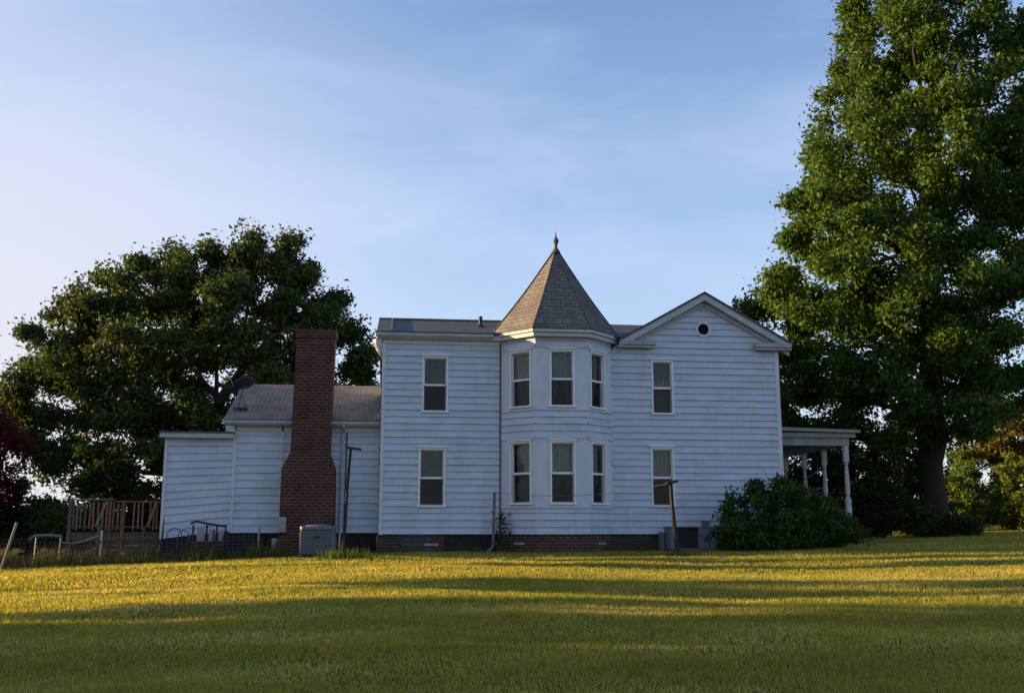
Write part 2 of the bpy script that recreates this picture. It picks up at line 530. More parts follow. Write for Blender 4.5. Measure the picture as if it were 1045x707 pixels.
ax_ = axis(900, 260, 20) + 2
ay_ = axis(900, 260, 20) + 22
XX, YY = np.meshgrid(ax_, ay_)
ZZ = gz(XX, YY)
nx, ny = len(ax_), len(ay_)
idx = np.arange(nx * ny).reshape(ny, nx)
Fq = np.stack([idx[:-1, :-1], idx[:-1, 1:], idx[1:, 1:], idx[1:, :-1]], -1).reshape(-1, 4)
m, t, b = new_mat('lawn_soil_and_thatch')
tc = N(t, 'ShaderNodeTexCoord')
n1 = N(t, 'ShaderNodeTexNoise'); n1.inputs['Scale'].default_value = 0.5; n1.inputs['Detail'].default_value = 8
n2 = N(t, 'ShaderNodeTexNoise'); n2.inputs['Scale'].default_value = 26; n2.inputs['Detail'].default_value = 6
r1 = N(t, 'ShaderNodeValToRGB')
r1.color_ramp.elements[0].color = (0.060, 0.072, 0.018, 1); r1.color_ramp.elements[0].position = 0.35
r1.color_ramp.elements[1].color = (0.14, 0.13, 0.042, 1); r1.color_ramp.elements[1].position = 0.68
r2 = N(t, 'ShaderNodeValToRGB')
r2.color_ramp.elements[0].color = (0.55, 0.55, 0.55, 1); r2.color_ramp.elements[0].position = 0.3
r2.color_ramp.elements[1].color = (1.3, 1.3, 1.2, 1); r2.color_ramp.elements[1].position = 0.7
mx = N(t, 'ShaderNodeMixRGB', blend_type='MULTIPLY'); mx.inputs['Fac'].default_value = 1
t.links.new(tc.outputs['Object'], n1.inputs['Vector']); t.links.new(tc.outputs['Object'], n2.inputs['Vector'])
t.links.new(n1.outputs['Fac'], r1.inputs['Fac']); t.links.new(n2.outputs['Fac'], r2.inputs['Fac'])
t.links.new(r1.outputs['Color'], mx.inputs['Color1']); t.links.new(r2.outputs['Color'], mx.inputs['Color2'])
t.links.new(mx.outputs['Color'], b.inputs['Base Color'])
b.inputs['Roughness'].default_value = 0.95
b.inputs['Specular IOR Level'].default_value = 0.0
bp = N(t, 'ShaderNodeBump'); bp.inputs['Strength'].default_value = 0.8; bp.inputs['Distance'].default_value = 0.04
t.links.new(n2.outputs['Fac'], bp.inputs['Height']); t.links.new(bp.outputs['Normal'], b.inputs['Normal'])
ground = np_mesh('ground', np.stack([XX.ravel(), YY.ravel(), ZZ.ravel()], 1), Fq, m, smooth=True)
tag(ground, kind='structure')

# ------------------------------------------------------------------ the farmhouse
HO = (5.2, 36.0, 0.0)
H = empty('farmhouse', HO, 'white two-storey farmhouse with a corner bay tower, grey pointed roof and brick chimney', 'house')

def wall_frame(p, q):
    """(u, z, n) -> world; u runs from p to q, n outward (to the right of p->q)"""
    px, py = p; qx, qy = q
    L = math.hypot(qx - px, qy - py)
    ux, uy = (qx - px) / L, (qy - py) / L
    nx_, ny_ = uy, -ux
    def w(u, z, n=0.0):
        return (px + ux * u + nx_ * n, py + uy * u + ny_ * n, z)
    return w, L

def siding(mb, w, u0, u1, z0, z1, openings=(), clip=None, sag=None, e=0.218, seed=0):
    rr = random.Random(seed)
    k = 0
    zc = z0
    def P(u, z, n):
        if sag: z = z + sag(u) * (1 - (z - z0) / (z1 - z0))
        return w(u, z, n)
    while zc < z1 - 1e-4:
        ze = min(zc + e, z1)
        out = (0.048 if k % 2 == 0 else 0.036) + rr.uniform(-0.003, 0.003)
        br = {zc, ze}
        for (a, b_, c, d) in openings:
            for zz in (c, d):
                if zc < zz < ze: br.add(zz)
        if clip:
            for zz in clip[1]:
                if zc < zz < ze: br.add(zz)
        br = sorted(br)
        for s0, s1 in zip(br[:-1], br[1:]):
            ivs = [(u0, u1)]
            for (a, b_, c, d) in openings:
                if s0 >= c - 1e-6 and s1 <= d + 1e-6:
                    nv = []
                    for (p, q) in ivs:
                        if b_ <= p or a >= q: nv.append((p, q)); continue
                        if a > p: nv.append((p, a))
                        if b_ < q: nv.append((b_, q))
                    ivs = nv
            o0 = 0.003 + out * (1 - (s0 - zc) / e)
            o1 = 0.003 + out * (1 - (s1 - zc) / e)
            for (p, q) in ivs:
                pb, qb, pt, qt = p, q, p, q
                if clip:
                    cb, ct = clip[0](s0), clip[0](s1)
                    pb, qb = max(p, cb[0]), min(q, cb[1])
                    pt, qt = max(p, ct[0]), min(q, ct[1])
                    if qb - pb < 0.01: continue
                    if qt < pt: pt = qt = (pt + qt) / 2
                mb.quad(P(pb, s0, o0), P(qb, s0, o0), P(qt, s1, o1), P(pt, s1, o1))
                if s0 == zc:
                    mb.quad(P(pb, s0, 0), P(qb, s0, 0), P(qb, s0, o0), P(pb, s0, o0))
        zc = ze
        k += 1

def window(w, u0, u1, z0, z1, style, header=True):
    """casing outline u0..u1, z0..z1; window > sash, glass, screen, curtain"""
    c = 0.052
    fr_ = MB()
    nf = 0.05
    zs = z0 + 0.055
    fr_.wbox(w, u0, u0 + c, -0.03, nf, zs, z1 - 0.07)
    fr_.wbox(w, u1 - c, u1, -0.03, nf, zs, z1 - 0.07)
    fr_.wbox(w, u0, u1, -0.03, nf, z1 - 0.07, z1 - 0.002)
    fr_.wbox(w, u0 - 0.03, u1 + 0.03, -0.03, nf + 0.035, z0, zs)
    if header:
        fr_.wbox(w, u0 - 0.045, u1 + 0.045, 0.0, nf + 0.05, z1, z1 + 0.04)
    # jamb returns
    for (a, b_) in ((u0 + c - 0.012, u0 + c), (u1 - c, u1 - c + 0.012)):
        fr_.wbox(w, a + 0.001, b_ - 0.001, -0.16, -0.032, zs, z1 - 0.07)
    fr_.wbox(w, u0 + c, u1 - c, -0.16, -0.032, zs - 0.012, zs)
    fr_.wbox(w, u0 + c, u1 - c, -0.16, -0.032, z1 - 0.07, z1 - 0.058)
    win = fr_.build('window', M['frame_white'], H, bevel=0.004)
    a0, a1, b0, b1 = u0 + c + 0.004, u1 - c - 0.004, zs + 0.003, z1 - 0.073
    zm = b0 + (b1 - b0) * 0.49
    s = MB()
    t_ = 0.03
    def rails(n0, n1, c0, c1):
        s.wbox(w, a0, a0 + t_, n0, n1, c0, c1)
        s.wbox(w, a1 - t_, a1, n0, n1, c0, c1)
        s.wbox(w, a0 + t_, a1 - t_, n0, n1, c0, c0 + t_)
        s.wbox(w, a0 + t_, a1 - t_, n0, n1, c1 - t_, c1)
    rails(-0.075, -0.04, zm + 0.001, b1)
    rails(-0.125, -0.09, b0, zm + 0.045)
    # meeting rail and screen frame are what shows of the lower sash
    s.wbox(w, a0 + t_, a1 - t_, -0.075, -0.036, zm - 0.03, zm)
    s.build('sash', M['frame_white'], win)
    g = MB()
    g.quad(w(a0 + t_, zm + 0.04, -0.058), w(a1 - t_, zm + 0.04, -0.058), w(a1 - t_, b1 - t_, -0.058), w(a0 + t_, b1 - t_, -0.058))
    g.quad(w(a0 + t_, b0 + t_, -0.108), w(a1 - t_, b0 + t_, -0.108), w(a1 - t_, zm + 0.003, -0.108), w(a0 + t_, zm + 0.003, -0.108))
    g.build('glass', M['glass'], win)
    sc = MB()
    sc.quad(w(a0 + 0.01, b0, -0.05), w(a1 - 0.01, b0, -0.05), w(a1 - 0.01, zm - 0.03, -0.05), w(a0 + 0.01, zm - 0.03, -0.05))
    sc.build('screen', M['screen'], win)
    wd = a1 - a0
    if style == 'shade':
        q = MB()
        q.wbox(w, a0, a1, -0.20, -0.195, zm - 0.05, b1 + 0.08)
        q.build('blind', M['shade'], win)
        q = MB()
        n = int((zm - b0) / 0.055)
        for k in range(n):
            zz = b0 + k * 0.055
            q.quad(w(a0, zz, -0.235), w(a1, zz, -0.235), w(a1, zz + 0.05, -0.215), w(a0, zz + 0.05, -0.215))
        q.build('slatted_blind', M['blind_dark'], win)
    else:
        def pleat(f0, f1, c0, c1, n=-0.25, tie=None):
            q = MB()
            K, ML = 46, 14
            ph = rng.uniform(0, 6)
            grid = []
            for j in range(ML + 1):
                v = j / ML
                row = []
                for i in range(K + 1):
                    uu = i / K
                    x0_, x1_ = f0, f1
                    if tie:
                        x0_, x1_ = tie(v, f0, f1)
                    u = a0 + wd * (x0_ + (x1_ - x0_) * uu)
                    d = 0.050 * math.sin(uu * 27 + ph + 0.6 * math.sin(v * 3)) + 0.014 * math.sin(uu * 61)
                    row.append(w(u, c0 + (c1 - c0) * v, n + d))
                grid.append(row)
            for j in range(ML):
                for i in range(K):
                    q.quad(grid[j][i], grid[j][i + 1], grid[j + 1][i + 1], grid[j + 1][i])
            q.build('curtain', M['lace'], win, smooth=False)
        if style == 'lace':
            pleat(0, 1, zm - 0.05, b1 + 0.05)
            pleat(0, 0.5, b0, zm, -0.29, lambda v, f, g_: (0.02 + 0.02 * (1 - v), 0.20 + 0.3 * v ** 1.5))
            pleat(0.5, 1, b0, zm, -0.27, lambda v, f, g_: (0.80 - 0.3 * v ** 1.5, 0.98 - 0.02 * (1 - v)))
        elif style == 'side':
            pleat(0, 1, zm - 0.05, b1 + 0.05)
            pleat(0, 1, b0, zm, -0.27, lambda v, f, g_: (0.05 + 0.25 * (1 - v), 0.55 + 0.45 * v))
        elif style == 'valance':
            q = MB()
            q.wbox(w, a0, a1, -0.20, -0.195, zm + 0.25, b1 + 0.08)
            q.build('blind', M['shade'], win)
            pleat(0, 1, zm - 0.02, zm + 0.30, -0.23)
            pleat(0, 1, b0, zm, -0.25)
    return win

FZ = 0.56          # top of the foundation
YW = 33.0          # front wall plane
EZ = 6.86

# --- front wall of the left wing and the gable end
wf, Lf = wall_frame((-0.44, YW), (3.40, YW))
mb = MB()
w1 = (0.84 + 0.44, 1.68 + 0.44, 4.40, 6.24)
w2 = (0.76 + 0.44, 1.62 + 0.44, 1.40, 3.28)
def hole(q): return (q[0] + 0.02, q[1] - 0.02, q[2] + 0.02, q[3] - 0.02)
siding(mb, wf, 0, Lf, FZ, EZ, [hole(w1), hole(w2)], seed=1)
mb.build('wall', M['siding'], H)
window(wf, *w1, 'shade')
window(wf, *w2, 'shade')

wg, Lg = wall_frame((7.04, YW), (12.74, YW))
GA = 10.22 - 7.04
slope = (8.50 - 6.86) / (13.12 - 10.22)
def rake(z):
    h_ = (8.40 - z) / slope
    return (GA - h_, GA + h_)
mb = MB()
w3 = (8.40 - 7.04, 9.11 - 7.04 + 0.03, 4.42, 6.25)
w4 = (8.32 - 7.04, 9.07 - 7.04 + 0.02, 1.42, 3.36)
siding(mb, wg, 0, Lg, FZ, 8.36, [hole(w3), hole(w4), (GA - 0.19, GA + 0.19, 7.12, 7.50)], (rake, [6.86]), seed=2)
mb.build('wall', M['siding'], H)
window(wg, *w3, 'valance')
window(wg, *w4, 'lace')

# round gable vent
mb = MB()
n = 28
cz = 7.31
for j in range(n):
    a, b2 = 2 * math.pi * j / n, 2 * math.pi * (j + 1) / n
    ring = lambda th, r, d: wg(GA + r * math.cos(th), cz + r * math.sin(th), d)
    mb.quad(ring(a, 0.19, 0.06), ring(a, 0.265, 0.06), ring(b2, 0.265, 0.06), ring(b2, 0.19, 0.06))
    mb.quad(ring(a, 0.265, 0.0), ring(b2, 0.265, 0.0), ring(b2, 0.265, 0.06), ring(a, 0.265, 0.06))
    mb.quad(ring(a, 0.19, 0.06), ring(b2, 0.19, 0.06), ring(b2, 0.19, -0.06), ring(a, 0.19, -0.06))
gv = mb.build('gable_vent', M['trim'], H)
mb = MB()
for k in range(7):
    zz = cz - 0.17 + k * 0.05
    hw = math.sqrt(max(0.0, 0.19 ** 2 - (zz - cz) ** 2)) * 0.98
    mb.quad(wg(GA - hw, zz, 0.02), wg(GA + hw, zz, 0.02), wg(GA + hw, zz + 0.05, -0.03), wg(GA - hw, zz + 0.05, -0.03))
mb.build('louver', M['dark'], gv)

# --- the other outer walls
mb = MB()
for p, q, top in (((12.74, YW), (12.74, 43.0), EZ), ((12.74, 43.0), (-0.44, 43.0), EZ), ((-0.44, 43.0), (-0.44, YW), EZ)):
    w_, L_ = wall_frame(p, q)
    siding(mb, w_, 0, L_, FZ, top, seed=3)
# left wing gable end above the eaves
w_, L_ = wall_frame((-0.44, 40.6), (-0.44, YW))
mb.quad(w_(0, EZ), w_(L_, EZ), w_(L_ - 3.5, 8.0))
mb.build('wall', M['siding'], H)

# --- bay tower
BP = [(3.40, 33.0), (4.40, 32.0), (6.04, 32.0), (7.04, 33.0)]
win_u = [(0.40, 1.25), (0.44, 1.25), (0.165, 1.01)]
styles = [('side', 'side'), ('lace', 'lace'), ('side', 'side')]
for i in range(3):
    w_, L_ = wall_frame(BP[i], BP[i + 1])
    band = MB()
    for (c0, c1, sd_) in ((FZ, 1.40, 10), (3.55, 4.45, 13), (6.44, EZ, 16)):
        bayw = MB()
        siding(bayw, w_, 0, L_, c0, c1, seed=sd_ + i)
        bayw.build('bay_wall', M['siding'], H)
    for (zb, zt) in ((1.40, 3.52), (4.45, 6.42)):
        ua, ub = win_u[i]
        za, zc_ = (1.47, 3.46) if zb < 2 else (4.51, 6.37)
        # flat trim panel around each window
        for (p, q, c0, c1) in ((0.0, ua + 0.02, zb + 0.002, zt), (ub - 0.02, L_, zb + 0.002, zt), (ua + 0.02, ub - 0.02, zb + 0.002, za + 0.02), (ua + 0.02, ub - 0.02, zc_ - 0.02, zt)):
            a_, b_ = max(p, 0.004), min(q, L_ - 0.004)
            band.quad(w_(a_, c0, 0.012), w_(b_, c0, 0.012), w_(b_, c1, 0.012), w_(a_, c1, 0.012))
        # ledges
        band.wbox(w_, 0.0, L_, 0.0, 0.05, zb - 0.035, zb)
        band.wbox(w_, 0.0, L_, 0.0, 0.04, zt, zt + 0.03)
        window(w_, ua, ub, za, zc_, styles[i][0 if zb < 2 else 1])
    band.build('bay_panel', M['trim'], H)
for (x, y) in BP:
    cb = MB()
    for (z0, z1) in ((FZ, 1.36), (3.56, 4.41), (6.46, EZ)):
        cb.lathe([(0.032, z0), (0.032, z1)], (x, y, 0), 10)
    for (z0, z1) in ((1.40, 3.52), (4.45, 6.42)):
        cb.lathe([(0.024, z0), (0.024, z1)], (x, y, 0), 10)
    cb.build('bay_corner_bead', M['trim'], H)

# tower roof: octagonal spire
TA = Vector((5.24, 33.0, 9.98))
ov = 0.34
EV = [(3.40 - ov, 33.0 + 0.1), (4.40 - ov * 0.42, 32.0 - ov), (6.04 + ov * 0.42, 32.0 - ov), (7.04 + ov, 33.0 + 0.1)]
back = [(6.2, 34.4), (4.3, 34.4)]
ring = EV + back
RZ = 6.97
mb = MB()
K = 10
for i in range(len(ring)):
    a, b2 = ring[i], ring[(i + 1) % len(ring)]
    A0, B0 = Vector((*a, RZ)), Vector((*b2, RZ))
    for k in range(K):
        t0, t1 = k / K, min((k + 1) / K, 0.985)
        # slight flare near the eave
        def at(V, t_):
            p = V.lerp(TA, t_)
            return p - Vector((0, 0, 0.10 * math.sin(math.pi * min(1, t_)) ))
        mb.quad(at(A0, t0), at(B0, t0), at(B0, t1), at(A0, t1))
tr_ = mb.build('tower_roof', M['tower_shingle'], H)
for i in range(4):
    hp = MB()
    A0 = Vector((*EV[i], RZ))
    pts = [A0.lerp(TA, k / 10) - Vector((0, 0, 0.10 * math.sin(math.pi * k / 10) - 0.012)) for k in range(11)]
    hp.tube(pts, 0.03, 6)
    hp.build('hip_cap', M['tower_shingle'], tr_)
fn = MB()
fn.lathe([(0.16, -0.16), (0.13, -0.08), (0.055, 0.02), (0.05, 0.14), (0.075, 0.18), (0.10, 0.25), (0.085, 0.32), (0.04, 0.38), (0.022, 0.46), (0.006, 0.60)], TA + Vector((0, 0, -0.02)), 14)
fn.build('finial', M['roof_dark'], tr_, smooth=True)
# tower cornice: fascia, gutter lip and soffit
cor = MB()
sof = MB()
def offset_ring(d):
    return [(3.40 - d, 33.0), (4.40 - d * 0.42, 32.0 - d), (6.04 + d * 0.42, 32.0 - d), (7.04 + d, 33.0)]
e1, e2, e0 = offset_ring(0.33), offset_ring(0.24), offset_ring(-0.02)
for i in range(3):
    for (ra, za, rb, zb) in ((e1, 6.955, e1, 6.88), (e1, 6.88, e2, 6.86), (e2, 6.86, e2, 6.75)):
        cor.quad((*rb[i], zb), (*rb[i + 1], zb), (*ra[i + 1], za), (*ra[i], za))
    cor.quad((*e1[i], 6.955), (*e1[i + 1], 6.955), (*e0[i + 1], 6.958), (*e0[i], 6.958))
    sof.quad((*e2[i + 1], 6.75), (*e2[i], 6.75), (*e0[i], 6.75), (*e0[i + 1], 6.75))
cor.build('cornice', M['cream'], H)
sof.build('soffit', M['trim'], H)

# --- main roof over the left wing
mb = MB()
ye, yr, yb = 32.68, 36.5, 43.3
zr = 8.13
xl_, xr_ = -0.64, 7.7
mb.hexa([(xl_, ye, 6.93), (7.46, ye, 6.93), (9.48, yr, zr - 0.05), (xl_, yr, zr - 0.05)], [(xl_, ye, 6.98), (7.46, ye, 6.98), (9.48, yr, zr), (xl_, yr, zr)])
mb.hexa([(xl_, yr, zr - 0.05), (9.48, yr, zr - 0.05), (6.6, yb, 6.4), (xl_, yb, 6.4)], [(xl_, yr, zr), (9.48, yr, zr), (6.6, yb, 6.45), (xl_, yb, 6.45)])
mr = mb.build('main_roof', M['roof_dark'], H)
mb = MB()
def rz(y): return 6.98 + (zr - 6.98) * (y - ye) / (yr - ye)
mb.hexa([(-0.20, ye, 6.985), (-0.14, ye, 6.985), (-0.14, yr, zr + 0.005), (-0.20, yr, zr + 0.005)], [(-0.20, ye, 7.03), (-0.14, ye, 7.03), (-0.14, yr, zr + 0.05), (-0.20, yr, zr + 0.05)])
mb.box(xl_, xr_, yr - 0.06, yr + 0.06, zr + 0.002, zr + 0.05)
mb.build('roof_seam', M['galv'], mr)
mb = MB()
mb.lathe([(0.22, -0.08), (0.10, 0.06), (0.07, 0.10), (0.065, 0.36), (0.0, 0.36)], (2.85, 34.6, rz(34.6)), 12)
mb.build('vent_pipe', M['dark'], mr)
# gutter along the left wing
mb = MB()
prof = [(0, 0), (-0.09, 0), (-0.13, 0.06), (-0.13, 0.12), (0, 0.12)]
x0, x1 = -0.66, 3.12
pr = [(32.78 + a, 6.80 + b2) for a, b2 in prof]
mb.hexa([(x0, y, z) for y, z in pr], [(x1, y, z) for y, z in pr])
mb.build('gutter', M['gutter'], H)
mb = MB()
mb.box(-0.62, 3.36, 32.785, YW - 0.04, 6.76, 6.90)
mb.box(-0.44, 3.36, YW - 0.05, YW - 0.004, 6.62, 6.76)
mb.build('soffit', M['trim'], H)
# invented bracket at the left corner, its angled face shaped to catch the sun
mb = MB()
mb.hexa([(-0.445, YW + 0.02, 6.20), (-0.50, YW + 0.30, 6.20), (-0.445, YW + 0.6, 6.20)], [(-0.445, YW + 0.02, 6.48), (-0.66, YW + 0.45, 6.48), (-0.445, YW + 0.9, 6.48)])
mb.hexa([(-0.445, YW + 0.02, 6.481), (-0.66, YW + 0.45, 6.481), (-0.445, YW + 0.9, 6.481)], [(-0.445, YW + 0.02, 6.83), (-0.80, YW + 0.50, 6.83), (-0.445, YW + 1.2, 6.83)])
mb.build('eave_return', M['cream'], H)

# --- gable wing roof
mb = MB()
gx, gzr = 10.22, 8.55
y0, y1 = 32.66, 43.3
for sgn in (-1, 1):
    xe = gx + sgn * 2.95
    ze = gzr - 2.95 * slope
    a = [(gx, y0, gzr - 0.07), (gx, y1, gzr - 0.07), (xe, y1, ze - 0.07), (xe, y0, ze - 0.07)]
    c = [(gx, y0, gzr), (gx, y1, gzr), (xe, y1, ze), (xe, y0, ze)]
    if sgn > 0: a.reverse(); c.reverse()
    mb.hexa(a, c)
gr = mb.build('gable_roof', M['roof_dark'], H)
mb = MB()
for sgn in (-1, 1):
    for (d0, d1, ya, yb2) in ((0.075, 0.30, 32.70, 32.78), (0.30, 0.44, 32.90, 32.99)):
        xe = gx + sgn * 2.93
        zA, zB = gzr, gzr - 2.93 * slope
        a = [(gx, ya, zA - d1), (xe, ya, zB - d1), (xe, ya, zB - d0), (gx, ya, zA - d0)]
        c = [(p[0], yb2, p[2]) for p in a]
        if sgn > 0: a, c = c, a
        mb.hexa(a, c)
    # soffit under the overhang
    xe = gx + sgn * 2.93
    mb.quad((gx, 32.78, gzr - 0.29), (xe, 32.78, gzr - 2.93 * slope - 0.29), (xe, YW, gzr - 2.93 * slope - 0.29), (gx, YW, gzr - 0.29))
mb.build('rake_board', M['gutter'], H)
for (xa, xb) in ((7.34, 8.52), (11.92, 13.16)):
    mb = MB()
    mb.box(xa + 0.04, xb - 0.04, 32.74, YW - 0.035, 6.62, 6.71)
    mb.box(xa, xb, 32.66, YW - 0.036, 6.711, 6.80)
    mb.hexa([(xa, 32.64, 6.801), (xb, 32.64, 6.801), (xb, YW - 0.037, 6.801), (xa, YW - 0.037, 6.801)], [(xa + 0.02, 32.64, 6.83), (xb - 0.02, 32.64, 6.83), (xb - 0.1, YW - 0.037, 6.93), (xa + 0.1, YW - 0.037, 6.93)])
    mb.build('eave_return', M['gutter'], H)
mb = MB()
mb.box(13.02, 13.15, YW - 0.3, 43.2, 6.72, 6.84)
mb.build('gutter', M['gutter'], H)

# --- corner boards
for (x, y, z0, z1, wd) in ((-0.44, YW, FZ, 6.62, 0.10), (12.66, YW, FZ, 6.62, 0.09)):
    mb = MB()
    mb.box(x - 0.012, x + wd, y - 0.045, y + 0.08, z0 - 0.02, z1)
    mb.build('corner_board', M['trim'], H)

# --- kitchen wing and low shed
YK = 33.6
wk, Lk = wall_frame((-5.05, YK), (-0.44, YK))
mb = MB()
siding(mb, wk, 0, Lk, 0.60, 4.02, seed=21, e=0.235)
w_, L_ = wall_frame((-5.05, 40.4), (-5.05, YK))
siding(mb, w_, 0, L_, 0.60, 4.02, seed=22)
mb.quad(w_(0, 4.0), w_(L_, 4.0), w_(L_ / 2, 5.72))
w_, L_ = wall_frame((-0.44, 40.4), (-5.05, 40.4))
siding(mb, w_, 0, L_, 0.60, 4.02, seed=23)
mb.build('wall', M['siding'], H)
ws, Ls = wall_frame((-7.20, YK), (-5.05, YK))
mb = MB()
siding(mb, ws, 0, Ls, 0.66, 3.56, sag=lambda u: -0.24 * (1 - u / Ls), seed=24, e=0.222)
w_, L_ = wall_frame((-7.20, 39.0), (-7.20, YK))
siding(mb, w_, 0, L_, 0.42, 3.56, seed=25)
w_, L_ = wall_frame((-5.05, 39.0), (-7.2, 39.0))
siding(mb, w_, 0, L_, 0.42, 3.56, seed=26)
mb.build('wall', M['siding'], H)
for (x, z0, z1, wd) in ((-7.21, 0.40, 3.54, 0.09), (-5.10, 0.60, 3.98, 0.09), (-3.60, 0.60, 3.98, 0.06)):
    mb = MB()
    mb.box(x, x + wd, YK - 0.05, YK + 0.05, z0, z1)
    mb.build('corner_board', M['trim'], H)
# kitchen roof
mb = MB()
yk0, ykr, yk1, zk0, zkr = 33.25, 37.0, 40.8, 4.16, 5.78
xa, xb = -5.38, -0.46
mb.hexa([(xa, yk0, zk0 - 0.05), (xb, yk0, zk0 - 0.05), (xb, ykr, zkr - 0.05), (xa, ykr, zkr - 0.05)], [(xa, yk0, zk0), (xb, yk0, zk0), (xb, ykr, zkr), (xa, ykr, zkr)])
mb.hexa([(xa, ykr, zkr - 0.05), (xb, ykr, zkr - 0.05), (xb, yk1, zk0 - 0.05), (xa, yk1, zk0 - 0.05)], [(xa, ykr, zkr), (xb, ykr, zkr), (xb, yk1, zk0), (xa, yk1, zk0)])
mb.build('kitchen_roof', M['shingle'], H)
mb = MB()
pr = [(33.30 + a, 3.98 + b2) for a, b2 in prof]
mb.hexa([(xa, y, z) for y, z in pr], [(xb, y, z) for y, z in pr])
mb.build('gutter', M['gutter'], H)
mb = MB()
mb.box(xa + 0.02, xb, 33.31, YK - 0.04, 3.96, 4.09)
mb.box(-5.05, -0.46, YK - 0.05, YK - 0.035, 3.80, 3.955)
mb.build('soffit', M['trim'], H)
mb = MB()
mb.hexa([(-5.06, YK + 0.0, 3.74), (-5.42, YK + 0.35, 3.74), (-5.06, YK + 0.9, 3.74)], [(-5.06, YK + 0.0, 4.08), (-5.42, YK + 0.35, 4.08), (-5.06, YK + 0.9, 4.08)])
mb.build('eave_return', M['cream'], H)  # added piece, angled like the left corner bracket to show a sunlit face
# shed roof and fascia
mb = MB()
mb.hexa([(-7.36, 33.30, 3.70), (-5.06, 33.30, 3.70), (-5.06, 39.2, 3.72), (-7.36, 39.2, 3.72)], [(-7.36, 33.30, 3.75), (-5.06, 33.30, 3.75), (-5.06, 39.2, 3.80), (-7.36, 39.2, 3.80)])
mb.build('shed_roof', M['roof_dark'], H)
mb = MB()
mb.box(-7.34, -5.07, 33.33, 33.40, 3.55, 3.699)
mb.box(-7.30, -5.08, 33.40, YK - 0.04, 3.55, 3.60)
mb.build('fascia', M['gutter'], H)

# --- chimney
mb = MB()
y0, y1 = 32.90, 33.58
def prism(mb, xs0, xs1, z0, z1, ya=y0, yb_=y1):
    mb.hexa([(xs0[0], ya, z0), (xs0[1], ya, z0), (xs0[1], yb_, z0), (xs0[0], yb_, z0)], [(xs1[0], ya, z1), (xs1[1], ya, z1), (xs1[1], yb_, z1), (xs1[0], yb_, z1)])
prism(mb, (-3.52, -1.80), (-3.50, -1.84), -0.6, 2.57)
prism(mb, (-3.50, -1.84), (-3.24, -2.03), 2.57, 3.10)
prism(mb, (-3.24, -2.03), (-3.18, -1.96), 3.10, 6.76)
prism(mb, (-3.215, -1.925), (-3.215, -1.925), 6.76, 7.03, y0 - 0.035, y1 + 0.035)
ch = mb.build('chimney', M['brick'], H)
mb = MB()
mb.box(-3.05, -2.10, y0 + 0.12, y1 - 0.12, 7.031, 7.06)
mb.build('flue_cap', M['block'], ch)
# downspout right of the chimney, and the pipe with a kicked-out foot beside the bay
mb = MB()
mb.tube([(-1.62, 33.22, 3.96), (-1.66, YK - 0.06, 3.75), (-1.68, YK - 0.06, 0.45), (-1.68, YK - 0.25, 0.15)], 0.045, 8)
mb.build('downspout', M['gutter'], H)
mb = MB()
mb.tube([(-1.53, YK - 0.05, 3.78), (-1.55, YK - 0.05, 0.5)], 0.022, 6)
mb.build('cable_conduit', M['dark'], H)
mb = MB()
mb.tube([(3.16, 32.6, 1.85), (3.12, 32.6, 0.25), (3.08, 32.58, 0.12), (2.86, 32.45, -0.02)], 0.045, 8)
mb.build('downspout', M['galv'], H)
mb = MB()
mb.tube([(3.37, YW - 0.05, 6.7), (3.37, YW - 0.05, 0.3)], 0.018, 6)
mb.build('cable_conduit', M['dark'], H)
# electric boxes
mb = MB()
mb.box(-3.54, -3.28, 32.74, 32.895, 0.62, 1.08)
mb.box(-3.50, -3.32, 32.72, 32.739, 0.70, 1.0)
mb.build('breaker_box', M['meter'], H, bevel=0.012)
mb = MB()
mb.box(-3.72, -3.56, 33.0, 33.12, 0.14, 0.44)
mb.tube([(-3.64, 33.0, 0.30), (-3.64, 32.90, 0.30)], 0.06, 12)
mb.tube([(-3.70, 33.06, 0.14), (-3.70, 33.06, -0.3)], 0.02, 6)
mb.build('electric_meter', M['meter'], H)

# --- foundations and skirting
def slats(x0, x1, y, z0, z1, name='skirting'):
    mb = MB()
    x = x0
    while x < x1 - 0.01:
        wd = min(random.uniform(0.09, 0.16), x1 - x)
        mb.box(x, x + wd - 0.012, y + random.uniform(-0.012, 0.012), y + 0.03, z0, z1 - random.uniform(0.0, 0.02))
        x += wd
    mb.box(x0, x1, y + 0.032, y + 0.06, z0, z1 - 0.022)
    mb.build(name, M['slat'], H)
mb = MB(); mb.box(-0.50, 0.30, YW + 0.02, YW + 0.3, -0.8, FZ - 0.012); mb.build('foundation', M['brick_dark'], H)
mb = MB(); mb.box(0.30, 1.27, YW + 0.025, YW + 0.3, -0.8, FZ - 0.012); mb.build('foundation', M['block'], H)
mb = MB(); mb.box(1.27, 1.62, YW - 0.005, YW + 0.2, -0.8, FZ - 0.03)
mb.box(1.30, 1.59, YW - 0.02, YW - 0.006, 0.02, FZ - 0.08); mb.build('access_door', M['rust_panel'], H)
slats(1.62, 3.40, YW + 0.03, -0.6, FZ - 0.014)
mb = MB()
for i in range(3):
    w_, L_ = wall_frame(BP[i], BP[i + 1])
    mb.quad(w_(0.0, -0.8, -0.03), w_(L_, -0.8, -0.03), w_(L_, FZ - 0.012, -0.03), w_(0.0, FZ - 0.012, -0.03))
mb.build('foundation', M['brick_old'], H)
mb = MB(); mb.box(7.04, 12.74, YW + 0.03, YW + 0.3, -0.8, FZ - 0.012); mb.build('foundation', M['brick_dark'], H)
mb = MB()
mb.box(12.60, 12.72, YW + 0.31, 43, -0.8, FZ - 0.012); mb.box(-0.4, 12.6, 42.8, 43, -0.8, FZ - 0.013); mb.box(-0.42, -0.3, YW + 0.31, 42.79, -0.8, FZ - 0.012)
mb.build('foundation', M['brick_dark'], H)
